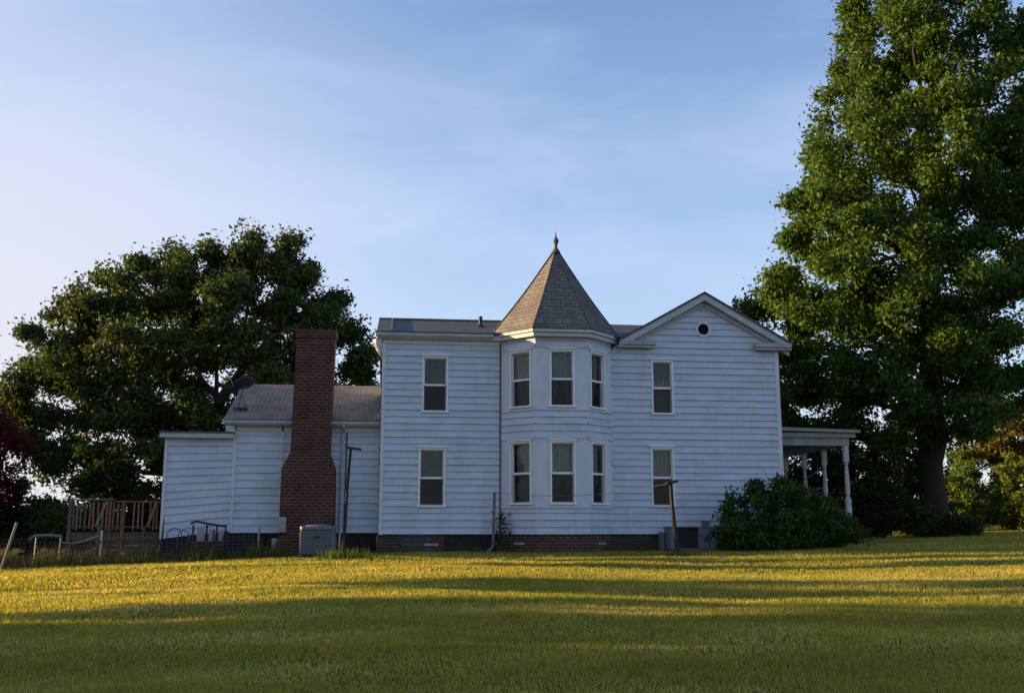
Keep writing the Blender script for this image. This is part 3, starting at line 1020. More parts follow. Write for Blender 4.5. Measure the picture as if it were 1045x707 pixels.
slats(-5.05, -3.55, YK + 0.04, -0.8, 0.59)
slats(-1.78, -0.52, YK + 0.04, -0.8, 0.55)
slats(-7.18, -5.06, YK + 0.06, -1.0, 0.70)
for (xa_, ya_, za_, sg) in ((1.0, YW - 0.01, 0.20, 0), (3.75, 32.55, 0.24, 0), (6.62, 32.5, 0.24, 0)):
    mb = MB()
    if ya_ > 32.9:
        mb.box(xa_, xa_ + 0.42, ya_ - 0.03, ya_ + 0.03, za_, za_ + 0.07)
    else:
        w_, L_ = wall_frame(BP[0] if xa_ < 5 else BP[2], BP[1] if xa_ < 5 else BP[3])
        mb.wbox(w_, 0.55, 0.95, -0.02, 0.015, za_, za_ + 0.07)
    mb.build('foundation_vent', M['meter'], H)
# floors and ceilings that keep the rooms dark
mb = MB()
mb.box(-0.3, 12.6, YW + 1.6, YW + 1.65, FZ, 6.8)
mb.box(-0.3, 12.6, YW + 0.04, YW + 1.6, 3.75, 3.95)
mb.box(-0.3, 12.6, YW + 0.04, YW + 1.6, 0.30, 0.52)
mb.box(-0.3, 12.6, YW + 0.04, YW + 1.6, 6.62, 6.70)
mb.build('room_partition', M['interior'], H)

# --- porch on the far side
mb = MB()
mb.hexa([(12.76, 34.2, 4.08), (16.12, 34.2, 4.02), (16.12, 42.5, 4.02), (12.76, 42.5, 4.08)], [(12.76, 34.2, 4.20), (16.12, 34.2, 4.12), (16.12, 42.5, 4.12), (12.76, 42.5, 4.26)])
mb.build('porch_roof', M['porch'], H)
mb = MB()
mb.box(12.76, 15.98, 34.32, 34.42, 3.86, 4.018)
mb.box(15.88, 15.98, 34.421, 42.4, 3.86, 4.018)
mb.box(12.76, 15.78, 34.42, 34.56, 3.58, 3.858)
mb.box(15.58, 15.78, 34.561, 42.3, 3.58, 3.858)
mb.build('porch_beam', M['porch'], H)
mb = MB(); mb.box(12.76, 15.87, 34.57, 42.3, 3.87, 3.92); mb.build('porch_ceiling', M['porch'], H)
mb = MB(); mb.box(12.76, 15.9, 34.3, 42.4, 0.72, 0.86); mb.build('porch_floor', M['porch'], H)
mb = MB(); mb.box(13.0, 15.7, 34.45, 42.2, -0.3, 0.719); mb.build('skirting', M['slat'], H)
for (x, y) in ((15.66, 34.5), (15.66, 36.35), (15.66, 38.2), (15.66, 40.1), (15.66, 42.0)):
    mb = MB()
    mb.box(x - 0.085, x + 0.085, y - 0.085, y + 0.085, 3.02, 3.579)
    mb.box(x - 0.085, x + 0.085, y - 0.085, y + 0.085, 0.861, 1.75)
    mb.lathe([(0.08, 1.75), (0.09, 1.78), (0.05, 1.82), (0.075, 1.90), (0.085, 2.1), (0.075, 2.5), (0.06, 2.8), (0.05, 2.9), (0.09, 2.95), (0.06, 2.98), (0.08, 3.02)], (x, y, 0), 14)
    mb.build('porch_column', M['gutter'], H, bevel=0.01)
mb = MB()
mb.bar((15.66, 36.45, 2.95), (15.66, 38.1, 2.60), 0.05)
mb.bar((15.66, 36.45, 2.20), (15.66, 38.1, 2.20), 0.05)
mb.build('porch_brace', M['porch'], H)
# corner board that turns towards the porch
mb = MB(); mb.box(12.745, 12.80, YW - 0.02, YW + 0.10, FZ, 6.6); mb.build('corner_board', M['trim'], H)

# ------------------------------------------------------------------ things round the house
# satellite dish on the kitchen roof
D0 = (-5.05, 34.3, 4.62)
sdsh = empty('satellite_dish', D0, 'dark satellite dish on a bent mast at the left end of the kitchen roof', 'satellite dish')
c = Vector((-4.90, 34.0, 5.36))
ax = Vector((-0.40, 0.42, 0.80)).normalized()
ex = ax.cross(Vector((0, 0, 1))).normalized(); ey = ax.cross(ex)
rings, sg = 6, 28
fpt = lambda r0, th: c + ex * (r0 * 1.15 * math.cos(th)) + ey * (r0 * math.sin(th)) + ax * (0.6 * r0 * r0)
Vd = [tuple(c)] + [tuple(fpt(k / rings * 0.31, 2 * math.pi * j / sg)) for k in range(1, rings + 1) for j in range(sg)]
Fd = [(0, 1 + j, 1 + (j + 1) % sg, 1 + (j + 1) % sg) for j in range(sg)]
mb = MB()
mb.v = Vd
mb.f = [f_[:3] for f_ in Fd] + [(1 + k * sg + j, 1 + (k + 1) * sg + j, 1 + (k + 1) * sg + (j + 1) % sg, 1 + k * sg + (j + 1) % sg) for k in range(rings - 1) for j in range(sg)]
o = mb.build('reflector', M['dish'], sdsh, smooth=True)
so = o.modifiers.new('thick', 'SOLIDIFY'); so.thickness = 0.012
mb = MB()
mb.tube([(-5.10, 34.15, 4.60), (-5.02, 34.06, 4.92), c - ax * 0.05], 0.028, 8)
mb.tube([(-5.10, 33.75, 4.42), (-5.02, 34.04, 4.95)], 0.016, 6)
mb.tube([(-4.86, 34.3, 4.64), (-4.98, 34.06, 4.98)], 0.016, 6)
mb.build('mast', M['galv'], sdsh)
mb = MB()
tip = c + ax * 0.30 + Vector((-0.42, -0.12, 0.12))
mb.tube([c + Vector((-0.30, -0.20, -0.12)), tip], 0.016, 6)
mb.tube([tip - ax * 0.02, tip - ax * 0.14], [0.045, 0.03], 10)
mb.build('feed_arm', M['galv'], sdsh)
mb = MB(); mb.box(-5.20, -4.80, 34.0, 34.35, rz(0) * 0 + 4.50, 4.60); mb.build('foot', M['dark'], sdsh)

# round-cornered cooling unit by the chimney
zc_ = gz1(-2.2, 31.2)
AC = empty('air_conditioner', (-2.18, 31.2, zc_), 'grey boxy outdoor cooling unit with louvred sides in front of the brick chimney', 'air conditioner')
def rbox(mb, cx, cy, hx, hy, r, z0, z1, n=6):
    pts = []
    for (sx, sy, a0) in ((1, 1, 0), (-1, 1, 90), (-1, -1, 180), (1, -1, 270)):
        for k in range(n + 1):
            a = R(a0 + 90 * k / n)
            pts.append((cx + sx * (hx - r) + r * math.cos(a), cy + sy * (hy - r) + r * math.sin(a)))
    mb.hexa([(x, y, z0) for x, y in pts], [(x, y, z1) for x, y in pts])
mb = MB(); rbox(mb, -2.18, 31.2, 0.47, 0.45, 0.10, zc_ + 0.06, zc_ + 0.80); mb.build('coil', M['ac_dark'], AC)
mb = MB()
for k in range(11):
    zz = zc_ + 0.13 + k * 0.06
    rbox(mb, -2.18, 31.2, 0.485, 0.465, 0.10, zz, zz + 0.036)
mb.build('louver_panel', M['ac'], AC)
for (sx, sy) in ((-1, -1), (1, -1), (1, 1), (-1, 1)):
    mb = MB()
    mb.box(-2.18 + sx * 0.455 - 0.035, -2.18 + sx * 0.455 + 0.035, 31.2 + sy * 0.435 - 0.035, 31.2 + sy * 0.435 + 0.035, zc_ + 0.02, zc_ + 0.80)
    mb.build('corner_post', M['ac'], AC, bevel=0.02)
mb = MB(); rbox(mb, -2.18, 31.2, 0.50, 0.48, 0.11, zc_ + 0.80, zc_ + 0.90)
mb.lathe([(0.40, 0.90), (0.34, 0.935), (0.10, 0.95), (0.0, 0.95)], (-2.18, 31.2, zc_), 24)
mb.build('lid', M['ac'], AC, bevel=0.012)
mb = MB(); mb.box(-2.26, -2.10, 30.722, 30.74, zc_ + 0.56, zc_ + 0.62); mb.build('badge', M['dark'], AC)
mb = MB(); mb.box(-2.74, -1.62, 30.62, 31.75, zc_ - 0.1, zc_ + 0.02); mb.build('pad', M['block'], AC)

# packaged unit under the right-hand windows
zc_ = 0.06
HP = empty('heat_pump', (9.35, 32.3, zc_), 'long low grey heating unit with a dark grille, against the foundation beside the big bush', 'heat pump')
mb = MB(); mb.box(8.62, 10.10, 31.95, 32.70, zc_ + 0.02, zc_ + 0.06); mb.box(8.62, 8.80, 31.95, 32.70, zc_ + 0.06, zc_ + 0.70)
mb.box(8.80, 9.52, 32.12, 32.70, zc_ + 0.06, zc_ + 0.70); mb.box(8.60, 10.12, 31.93, 32.72, zc_ + 0.701, zc_ + 0.745); mb.build('cabinet', M['ac'], HP, bevel=0.008)
mb = MB()
mb.box(8.81, 9.51, 32.08, 32.115, zc_ + 0.065, zc_ + 0.695)
mb.build('coil', M['ac_dark'], HP)
mb = MB()
for k in range(12):
    x = 8.82 + k * 0.06
    mb.box(x, x + 0.008, 31.97, 31.985, zc_ + 0.07, zc_ + 0.69)
for k in range(6):
    zz = zc_ + 0.10 + k * 0.11
    mb.box(8.80, 9.52, 31.986, 31.994, zz, zz + 0.008)
mb.build('grille', M['dark'], HP)
mb = MB(); mb.box(9.52, 10.10, 31.94, 32.70, zc_ + 0.061, zc_ + 0.70); sp = mb.build('service_panel', M['ac'], HP, bevel=0.008)
mb = MB()
mb.box(9.70, 9.92, 31.92, 31.938, zc_ + 0.36, zc_ + 0.39); mb.box(9.79, 9.83, 31.92, 31.938, zc_ + 0.26, zc_ + 0.355); mb.box(9.79, 9.83, 31.92, 31.938, zc_ + 0.395, zc_ + 0.50)
mb.box(9.70, 9.76, 31.92, 31.938, zc_ + 0.27, zc_ + 0.31)
mb.build('fitting', M['dark'], sp)
mb = MB(); mb.tube([(9.95, 31.94, zc_ + 0.12), (9.95, 31.91, zc_ + 0.12)], 0.035, 10); mb.build('valve_cap', M['meter'], sp)
mb = MB(); mb.box(9.80, 10.02, 32.3, 32.5, zc_ + 0.746, zc_ + 0.92); mb.build('junction_box', M['ac'], HP, bevel=0.01)
mb = MB(); mb.box(8.45, 8.58, 32.5, 32.75, -0.1, 0.62); mb.build('duct_end', M['ac'], HP)

# clothesline posts
def post(base, top, r, arm, label):
    zb = gz1(base[0], base[1])
    e = empty('clothesline_post', (base[0], base[1], zb), label, 'post', 'clothesline posts')
    mb = MB()
    mid = [(base[0] * (1 - t_) + top[0] * t_ + 0.01 * math.sin(7 * t_), base[1] * (1 - t_) + top[1] * t_, (zb - 0.3) * (1 - t_) + top[2] * t_) for t_ in np.linspace(0, 1, 7)]
    mb.tube(mid, [r * (1.1 - 0.25 * k / 6) for k in range(7)], 9)
    mb.build('pole', M['pole'], e)
    mb = MB()
    mb.bar((top[0] + arm[0], top[1], top[2] - 0.02 + arm[2]), (top[0] + arm[1], top[1] - 0.05, top[2] - 0.02 - arm[2] * 0.8), 0.07, 0.07)
    mb.build('crossarm', M['pole'], e, bevel=0.008)
    for k in (0.1, 0.9):
        mb = MB()
        x = top[0] + arm[0] + (arm[1] - arm[0]) * k
        mb.tube([(x, top[1] - 0.04, top[2] - 0.06), (x, top[1] - 0.09, top[2] - 0.07), (x, top[1] - 0.09, top[2] - 0.02)], 0.007, 5)
        mb.build('hook', M['galv'], e)
    return e
post((-1.40, 29.6), (-1.24, 29.6, 2.98), 0.046, (-0.12, 0.30, 0.03), 'tall dark post with a short crossarm, standing beside the cooling unit')
post((8.02, 28.9), (7.84, 28.9, 2.05), 0.060, (-0.16, 0.22, -0.05), 'leaning dark post with a crossarm, in front of the long low heating unit')
mb = MB()
A, B = Vector((3.16, 32.5, 1.86)), Vector((7.72, 28.84, 1.98))
mb.tube([A.lerp(B, k / 16) - Vector((0, 0, 0.22 * math.sin(math.pi * k / 16))) for k in range(17)], 0.007, 5)
tag(mb.build('clothesline', M['wire'], None, origin=(7.72, 28.84, 1.98)), 'thin sagging line stretched from the leaning post to the pipe beside the bay tower', 'clothesline')

# deck behind the fence
DZ = 0.62
DK = empty('wooden_deck', (-8.9, 35.5, -0.4), 'weathered wooden deck with broken railings at the left end of the house', 'deck')
X0, X1, DY = -10.35, -7.25, 34.9
mb = MB()
for k in range(24):
    y = DY + k * 0.14
    mb.box(X0, X1, y, y + 0.128, DZ - 0.04, DZ)
mb.build('floor_boards', M['wood_old'], DK)
mb = MB(); mb.box(X0, X1, DY - 0.04, DY - 0.003, DZ - 0.26, DZ - 0.002); mb.box(X0 - 0.04, X0 - 0.003, DY, DY + 3.3, DZ - 0.26, DZ - 0.002); mb.build('rim_joist', M['wood_old'], DK)
for x in (X0 + 0.06, -9.05, -8.65, -7.40):
    mb = MB(); mb.box(x - 0.05, x + 0.05, DY - 0.145, DY - 0.045, -0.8, 1.62); mb.build('post', M['wood_red'] if x == -8.65 else M['wood_old'], DK)
mb = MB()
mb.bar((X0, DY - 0.09, 1.64), (-8.95, DY - 0.09, 1.67), 0.04, 0.14)
mb.build('rail', M['wood_pale'], DK)
mb = MB()
mb.bar((-8.93, DY - 0.09, 1.60), (X1, DY - 0.09, 1.58), 0.045, 0.12)
mb.build('rail', M['wood_red'], DK)
mb = MB(); mb.bar((-7.75, DY - 0.09, 1.665), (X1, DY - 0.09, 1.68), 0.04, 0.12); mb.build('rail', M['wood_old'], DK)
mb = MB(); mb.bar((X0, DY - 0.09, 0.80), (X1, DY - 0.09, 0.78), 0.05, 0.09); mb.build('rail', M['wood_old'], DK)
x = X0 + 0.20
k = 0
rb = random.Random(4)
while x < X1 - 0.06:
    if rb.random() > 0.14:
        l = rb.uniform(-0.025, 0.025)
        mtl = M[rb.choice(['wood_red', 'wood_old', 'wood_red', 'wood_old', 'wood_pale'])]
        if -8.62 < x < -8.40: mtl = M['wood_orange']
        mb = MB(); mb.bar((x, DY - 0.165, rb.uniform(0.66, 0.76)), (x + l, DY - 0.165, 1.56 + rb.uniform(-0.03, 0.02)), 0.085 if mtl is M['wood_orange'] else 0.05, 0.035)
        mb.build('baluster', mtl, DK)
    x += rb.uniform(0.10, 0.15)
for (xa_, xb_) in ((-9.45, -9.15), (-7.85, -7.60)):
    mb = MB(); mb.bar((xa_, DY - 0.20, 0.80), (xb_, DY - 0.20, 1.60), 0.08, 0.03); mb.build('loose_board', M['wood_pale'], DK)
# boarding and lattice below the deck
mb = MB()
for k in range(5):
    zz = -0.42 + k * 0.16
    mb.box(-9.35, -7.5, DY - 0.075 + rb.uniform(-0.01, 0.01), DY - 0.046, zz, zz + 0.135)
mb.build('skirt_boards', M['wood_old'], DK)
mb = MB()
for k in range(9):
    xs = X0 + 0.05 + k * 0.13
    for sg_ in (1, -1):
        a = (xs, DY - 0.07 - (0.012 if sg_ > 0 else 0), -0.4 if sg_ > 0 else 0.34)
        b_ = (min(xs + 0.74, -9.36), DY - 0.07 - (0.012 if sg_ > 0 else 0), (-0.4 if sg_ > 0 else 0.34) + sg_ * min(0.74, -9.36 - xs))
        mb.bar(a, b_, 0.035, 0.008)
mb.build('lattice', M['wood_old'], DK)
mb = MB()
mb.bar((-9.7, DY - 0.30, -0.18), (-7.55, DY - 0.30, -0.16), 0.05, 0.05)
mb.bar((-9.35, DY - 0.30, -0.55), (-9.30, DY - 0.30, 0.88), 0.11, 0.05)
mb.bar((-8.0, DY - 0.30, -0.5), (-7.92, DY - 0.30, 0.75), 0.07, 0.05)
mb.bar((-9.4, DY - 0.32, 0.40), (-7.5, DY - 0.32, 0.44), 0.06, 0.04)
mb.build('step_frame', M['wood_old'], DK)

# wire fence along the back of the lawn, left
FN = empty('wire_fence', (-8.6, 31.4, gz1(-8.6, 31.4)), 'low sagging wire mesh fence on thin posts in front of the deck', 'fence')
fx = [(-12.6, 31.7), (-10.25, 31.6), (-9.55, 31.55), (-8.4, 31.5), (-6.72, 31.6), (-5.3, 31.8), (-4.0, 32.0)]
for i, (x, y) in enumerate(fx):
    zb = gz1(x, y)
    tpz = {0: 0.9, 1: 0.75, 2: 0.85, 3: 0.72, 4: 1.02, 5: 0.55, 6: 0.5}[i]
    mb = MB(); mb.tube([(x, y, zb - 0.3), (x + 0.02, y, zb + (0.9 if i not in (4, 3) else 1.0 if i == 3 else 1.28))], 0.028 if i != 3 else 0.034, 7)
    mb.build('post', M['dark'] if i in (4, 5) else (M['wood_pale'] if i == 3 else M['galv']), FN)
mb = MB()
for i in range(len(fx) - 1):
    (xa_, ya_), (xb_, yb_) = fx[i], fx[i + 1]
    L_ = math.hypot(xb_ - xa_, yb_ - ya_)
    ga, gb = gz1(xa_, ya_), gz1(xb_, yb_)
    def fp(u, v):
        t_ = u / L_
        return (xa_ + (xb_ - xa_) * t_, ya_ + (yb_ - ya_) * t_ + 0.02, ga * (1 - t_) + gb * t_ + v)
    hgt = 0.82 if i < 3 else 0.78
    nh = int(L_ / 0.14)
    for k in range(1, nh):
        mb.bar(fp(k * L_ / nh, 0.02), fp(k * L_ / nh, hgt), 0.006)
    for v in np.linspace(0.02, hgt, 8):
        mb.bar(fp(0, v), fp(L_, v), 0.006)
mb.build('wire_mesh', M['wire'], FN)
mb = MB()
mb.tube([(-10.42, 31.55, 0.40), (-10.25, 31.52, 0.52), (-9.75, 31.5, 0.53), (-9.50, 31.5, 0.50)], 0.05, 8)
mb.build('top_rail', M['galv'], FN)
mb = MB()
mb.tube([(-9.5, 31.5, 0.33), (-9.2, 31.5, 0.30), (-8.9, 31.55, 0.36), (-8.5, 31.6, 0.50)], 0.035, 7)
mb.build('loose_pipe', M['galv'], FN)
LP = MB(); LP.tube([(-10.98, 31.0, gz1(-10.98, 31) - 0.2), (-10.60, 31.0, 0.90)], 0.04, 8)
tag(LP.build('leaning_stake', M['wood_pale'], None, origin=(-10.98, 31.0, gz1(-10.98, 31))), 'pale wooden stake leaning to the right at the left edge of the lawn', 'stake')

# dark metal garden bench below the shed wall
zb = gz1(-5.6, 32.6)
GB = empty('garden_bench', (-5.6, 32.7, zb), 'dark metal garden bench with pale back panels below the low shed wall', 'bench')
mb = MB()
mb.tube([(-6.10, 32.6, 0.88), (-5.95, 32.6, 0.95), (-5.5, 32.6, 0.86), (-5.06, 32.6, 0.80)], 0.035, 7)
mb.tube([(-6.02, 32.6, 0.30), (-5.06, 32.6, 0.26)], 0.03, 7)
for x in (-6.02, -5.62, -5.32, -5.06):
    mb.tube([(x, 32.6, zb - 0.1), (x, 32.6, 0.84)], 0.03, 7)
mb.build('frame', M['dark'], GB)
for (xa_, xb_, zt_) in ((-5.92, -5.68, 0.76), (-5.56, -5.37, 0.72), (-5.27, -5.11, 0.70)):
    mb = MB(); mb.box(xa_, xb_, 32.62, 32.635, 0.35, zt_); mb.build('back_panel', M['meter'], GB)
mb = MB(); mb.box(-6.02, -5.06, 32.15, 32.58, 0.20, 0.25); mb.build('seat', M['dark'], GB)
mb = MB()
for x in (-6.02, -5.06):
    mb.tube([(x, 32.18, zb - 0.1), (x, 32.18, 0.2)], 0.025, 6)
    mb.tube([(x, 32.6, 0.52), (x, 32.3, 0.55), (x, 32.16, 0.45), (x, 32.18, 0.2)], 0.022, 6)
mb.build('front_leg', M['dark'], GB)
# curled wire trellis hoops left of the bench
for (cx_, rr_) in ((-6.55, 0.22), (-6.28, 0.16)):
    zb2 = gz1(cx_, 32.5)
    mb = MB()
    pts = [(cx_ - rr_, 32.5, zb2 - 0.1)] + [(cx_ + rr_ * math.cos(a), 32.5, 0.50 + rr_ * 1.1 * math.sin(a)) for a in np.linspace(math.pi, 0, 12)] + [(cx_ + rr_, 32.5, zb2 - 0.1)]
    mb.tube(pts, 0.014, 6)
    tag(mb.build('garden_hoop', M['dark'], None, origin=(cx_, 32.5, zb2)), ('wider' if rr_ > 0.2 else 'narrower') + ' dark wire garden hoop left of the metal bench', 'garden hoop', 'garden hoops')

# ------------------------------------------------------------------ foliage
def unit(v): return v / (np.linalg.norm(v, axis=-1, keepdims=True) + 1e-9)

def leaves(P, size, r, up=0.4, aspect=0.55, fold=0.25, jitter=0.35):
    """folded four-point leaves at P -> V, F, tint"""
    n = len(P)
    d = unit(r.normal(size=(n, 3)) + np.array([0, 0, -0.25]))
    nr = unit(r.normal(size=(n, 3)) + np.array([0, 0, up * 3]))
    s = unit(np.cross(nr, d))
    nr = np.cross(d, s)
    L = size * (1 + jitter * r.normal(size=(n, 1))).clip(0.5, 1.8)
    w = L * aspect
    v0 = P - d * L * 0.5
    v1 = P + s * w * 0.5 + nr * L * fold * 0.4 + d * L * 0.05
    v2 = P + d * L * 0.5 - nr * L * fold * 0.3
    v3 = P - s * w * 0.5 + nr * L * fold * 0.4 + d * L * 0.05
    V = np.stack([v0, v1, v2, v3], 1).reshape(-1, 3)
    b = np.arange(n)[:, None] * 4
    F = np.concatenate([b + [0, 1, 2], b + [0, 2, 3]], 0)
    tint = np.repeat(r.random(n), 4)
    return V, F, tint

def ball(r, n):
    return unit(r.normal(size=(n, 3))) * (r.random((n, 1)) ** 0.5) * (1 + 0.25 * np.abs(r.normal(size=(n, 1)))) * 1.55

def sample_lobes(lobes, n, r, shell=0.55):
    vol = np.array([l[3] * l[4] * l[5] for l in lobes]) ** 0.8
    out = []
    cnt = r.multinomial(n, vol / vol.sum())
    for l, k in zip(lobes, cnt):
        d = unit(r.normal(size=(k, 3)))
        rad = (r.random((k, 1)) * (1 - shell ** 3) + shell ** 3) ** (1 / 3)
        out.append(np.array(l[:3]) + d * rad * np.array(l[3:6]))
    return np.concatenate(out)

def grow(start, A, step, infl, kill, iters, r):
    """space colonisation; start = list of (pos, parent)"""
    pos = [np.array(p, float) for p, _ in start]
    par = [q for _, q in start]
    A = A.copy()
    for it in range(iters):
        if len(A) == 0: break
        Pn = np.array(pos)
        d2 = ((A[:, None, :] - Pn[None]) ** 2).sum(-1)
        near = d2.argmin(1)
        dist = np.sqrt(d2[np.arange(len(A)), near])
        act = dist < infl
        if not act.any():
            act = dist < dist.min() * 1.15
        new = 0
        for i in np.unique(near[act]):
            sel = act & (near == i)
            v = unit(A[sel] - pos[i]).mean(0)
            v = v / (np.linalg.norm(v) + 1e-6) + r.normal(size=3) * 0.12
            v /= np.linalg.norm(v)
            q = pos[i] + v * step
            pos.append(q); par.append(int(i)); new += 1
        Pn2 = np.array(pos[-new:])
        dm = np.sqrt(((A[:, None, :] - Pn2[None]) ** 2).sum(-1)).min(1)
        A = A[dm > kill]
    return np.array(pos), np.array(par)

def tree(name, label, cat, base, trunk, r_trunk, lobes, n_attr, n_leaf, size, leafm, barkm, seed, step=0.55, sigma=0.42, group=None, up=0.4, aspect=0.6, extra=None, kill=1.1, tip=0.012, fill=0.25):
    r = np.random.default_rng(seed)
    e = empty(name, base, label, cat, group)
    start = [(p, i - 1) for i, p in enumerate(trunk)]
    A = sample_lobes(lobes, n_attr, r, 0.25)
    pos, par = grow(start, A, step, 6.0, kill, 90, r)
    n = len(pos)
    kids = np.zeros(n, int)
    acc = np.zeros(n)
    for i in range(n - 1, 0, -1):
        if kids[i] == 0: acc[i] = tip ** 2.2
        if par[i] >= 0:
            acc[par[i]] += acc[i]; kids[par[i]] += 1
    rad = acc ** (1 / 2.2)
    k_ = r_trunk / max(rad[0], 1e-6)
    rad = np.maximum(rad * min(k_, 4.0), tip)
    nt_ = len(trunk)
    for i in range(nt_):                                    # the trunk keeps its own taper and root flare
        f_ = i / max(nt_ - 1, 1)
        rad[i] = max(rad[i] if i else 0, r_trunk * (1 - 0.5 * f_)) if i else r_trunk * 1.35
    for i in range(nt_, n):
        rad[i] = min(rad[i], rad[par[i]] * 0.96)
    # frusta
    nodes = np.arange(1, n)
    p0, p1 = pos[par[nodes]], pos[nodes]
    r0, r1 = rad[par[nodes]], rad[nodes]
    grown = nodes >= nt_
    r0 = np.where(grown & (r0 > r1 * 1.8), r1 * 1.5, r0)
    t_ = unit(p1 - p0)
    a = unit(np.cross(t_, np.array([0.31, 0.9, 0.17])))
    b_ = np.cross(t_, a)
    ns = 7
    th = np.linspace(0, 2 * np.pi, ns, endpoint=False)
    cs = a[:, None] * np.cos(th)[None, :, None] + b_[:, None] * np.sin(th)[None, :, None]
    ringA = (p0 - t_ * r0[:, None] * 0.3)[:, None] + cs * r0[:, None, None]
    ringB = p1[:, None] + cs * r1[:, None, None]
    V = np.concatenate([ringA, ringB], 1).reshape(-1, 3)
    base_i = np.arange(len(nodes))[:, None] * (2 * ns)
    j = np.arange(ns); j2 = (j + 1) % ns
    F = np.stack([base_i + j, base_i + j2, base_i + ns + j2, base_i + ns + j], -1).reshape(-1, 4)
    np_mesh('trunk', V, F, barkm, e, smooth=True)
    # leaves on the thin wood
    thin = np.where((rad < tip * 4.5) & (np.arange(n) >= nt_))[0]
    w_ = np.where(kids[thin] == 0, 2.5, 1.0)
    # whole sprays are fuller or sparser than others
    w_ = w_ * np.minimum(r.gamma(1.1, 1.0, len(thin)), 2.6)
    ci = r.choice(thin, int(n_leaf * (1 - fill)), p=w_ / w_.sum())
    P = pos[ci] + ball(r, len(ci)) * sigma * np.array([1, 1, 0.62])
    ci2 = r.choice(thin, n_leaf - len(ci))
    P = np.concatenate([P, pos[ci2] + ball(r, len(ci2)) * sigma * 1.25])
    P = P[P[:, 2] > gz(P[:, 0], P[:, 1]) + 0.05]
    V, F, tint = leaves(P, size, r, up, aspect)
    np_mesh('crown', V, F, leafm, e, tint=tint)
    return e

def trunk_line(base, top, n, r, wob=0.08):
    b_, t_ = np.array(base, float), np.array(top, float)
    out = []
    for k in range(n + 1):
        f_ = k / n
        p = b_ + (t_ - b_) * f_
        if 0 < k: p = p + r.normal(size=3) * wob * np.array([1, 1, 0.2])
        out.append(p)
    out[0][2] -= 0.3
    return out

r_ = np.random.default_rng(3)
# big tree, right
bx, by = 21.5, 39.8
bz = gz1(bx, by)
lob = [(20.0, 39.5, 9.0, 6.2, 6.0, 4.0), (16.8, 38.6, 9.2, 3.3, 3.5, 2.4), (18.9, 39.0, 13.0, 3.5, 4.3, 3.0), (22.2, 39.5, 16.0, 5.4, 5.5, 4.5), (18.9, 39.2, 16.2, 2.4, 2.8, 1.9),
       (22.9, 39.8, 21.0, 4.1, 4.8, 4.4), (25.5, 40, 13.5, 4.0, 5.0, 3.6), (26.5, 40, 18.5, 4.0, 4.5, 3.5), (20.5, 38.5, 6.2, 4.0, 4.0, 2.2), (17.0, 39.5, 6.3, 2.6, 3.0, 1.8), (23.2, 39.5, 25.0, 3.2, 3.5, 2.6), (22.6, 40.5, 8.5, 2.3, 4.5, 2.6), (17.3, 41.5, 5.6, 3.0, 3.0, 1.7), (21.5, 38.2, 5.6, 3.4, 2.6, 1.6), (24.0, 40.0, 6.0, 2.4, 3.5, 1.8), (16.2, 43.5, 7.0, 2.6, 3.0, 2.2), (17.4, 38.8, 14.6, 1.7, 2.2, 1.5), (17.2, 38.8, 11.6, 2.2, 2.6, 1.6), (19.6, 38.6, 18.6, 1.8, 2.2, 1.6), (20.5, 37.8, 12.0, 3.0, 2.5, 2.4), (22.5, 37.5, 14.5, 3.0, 2.5, 2.4)]
tree('broad_tree', 'huge leafy green tree rising out of the top of the picture right of the house', 'tree', (bx, by, bz),
     trunk_line((bx, by, bz), (22.3, 39.8, 12.5), 12, r_, 0.05), 0.52, lob, 2300, 310000, 0.172, M['leaf_big'], M['bark'], 11, sigma=0.40, kill=1.0)
# left tree
bx, by = -8.6, 47.0
bz = gz1(bx, by)
lob = [(-8.3, 47, 8.5, 6.6, 5.5, 4.8), (-6.0, 46.8, 11.6, 2.8, 3.0, 2.9), (-9.3, 46.5, 11.4, 3.0, 3.2, 2.3), (-12.2, 46.8, 9.8, 3.2, 3.6, 2.5), (-14.6, 47, 7.6, 2.8, 3.5, 3.0), (-3.6, 47, 8.6, 2.7, 3.4, 3.1), (-2.0, 47, 6.6, 2.0, 3.0, 2.0), (-8.5, 46, 4.6, 6.5, 4.5, 2.6), (-6.2, 47, 13.4, 1.7, 1.8, 1.5), (-4.5, 46.8, 10.6, 2.3, 2.6, 2.0), (-2.7, 46.8, 8.2, 2.0, 2.6, 2.0), (-1.4, 46.8, 6.0, 1.5, 2.2, 1.6), (-11.0, 46.5, 12.0, 1.6, 2.0, 1.3), (-10.0, 46.6, 13.1, 0.9, 1.2, 1.0), (-13.8, 46.5, 4.6, 3.0, 3.5, 2.4), (-10.5, 45.5, 2.9, 3.6, 3.0, 1.7), (-6.5, 45.5, 3.2, 3.0, 2.5, 1.8), (-15.8, 47.0, 5.6, 2.2, 3.0, 1.8)]
tree('spreading_tree', 'wide dull green tree behind the low kitchen wing and brick chimney', 'tree', (bx, by, bz),
     trunk_line((bx, by, bz), (-8.2, 47, 5.5), 7, r_, 0.1), 0.42, lob, 2000, 250000, 0.185, M['leaf_left'], M['bark_grey'], 12, sigma=0.36, kill=1.0, up=0.1, aspect=0.5)
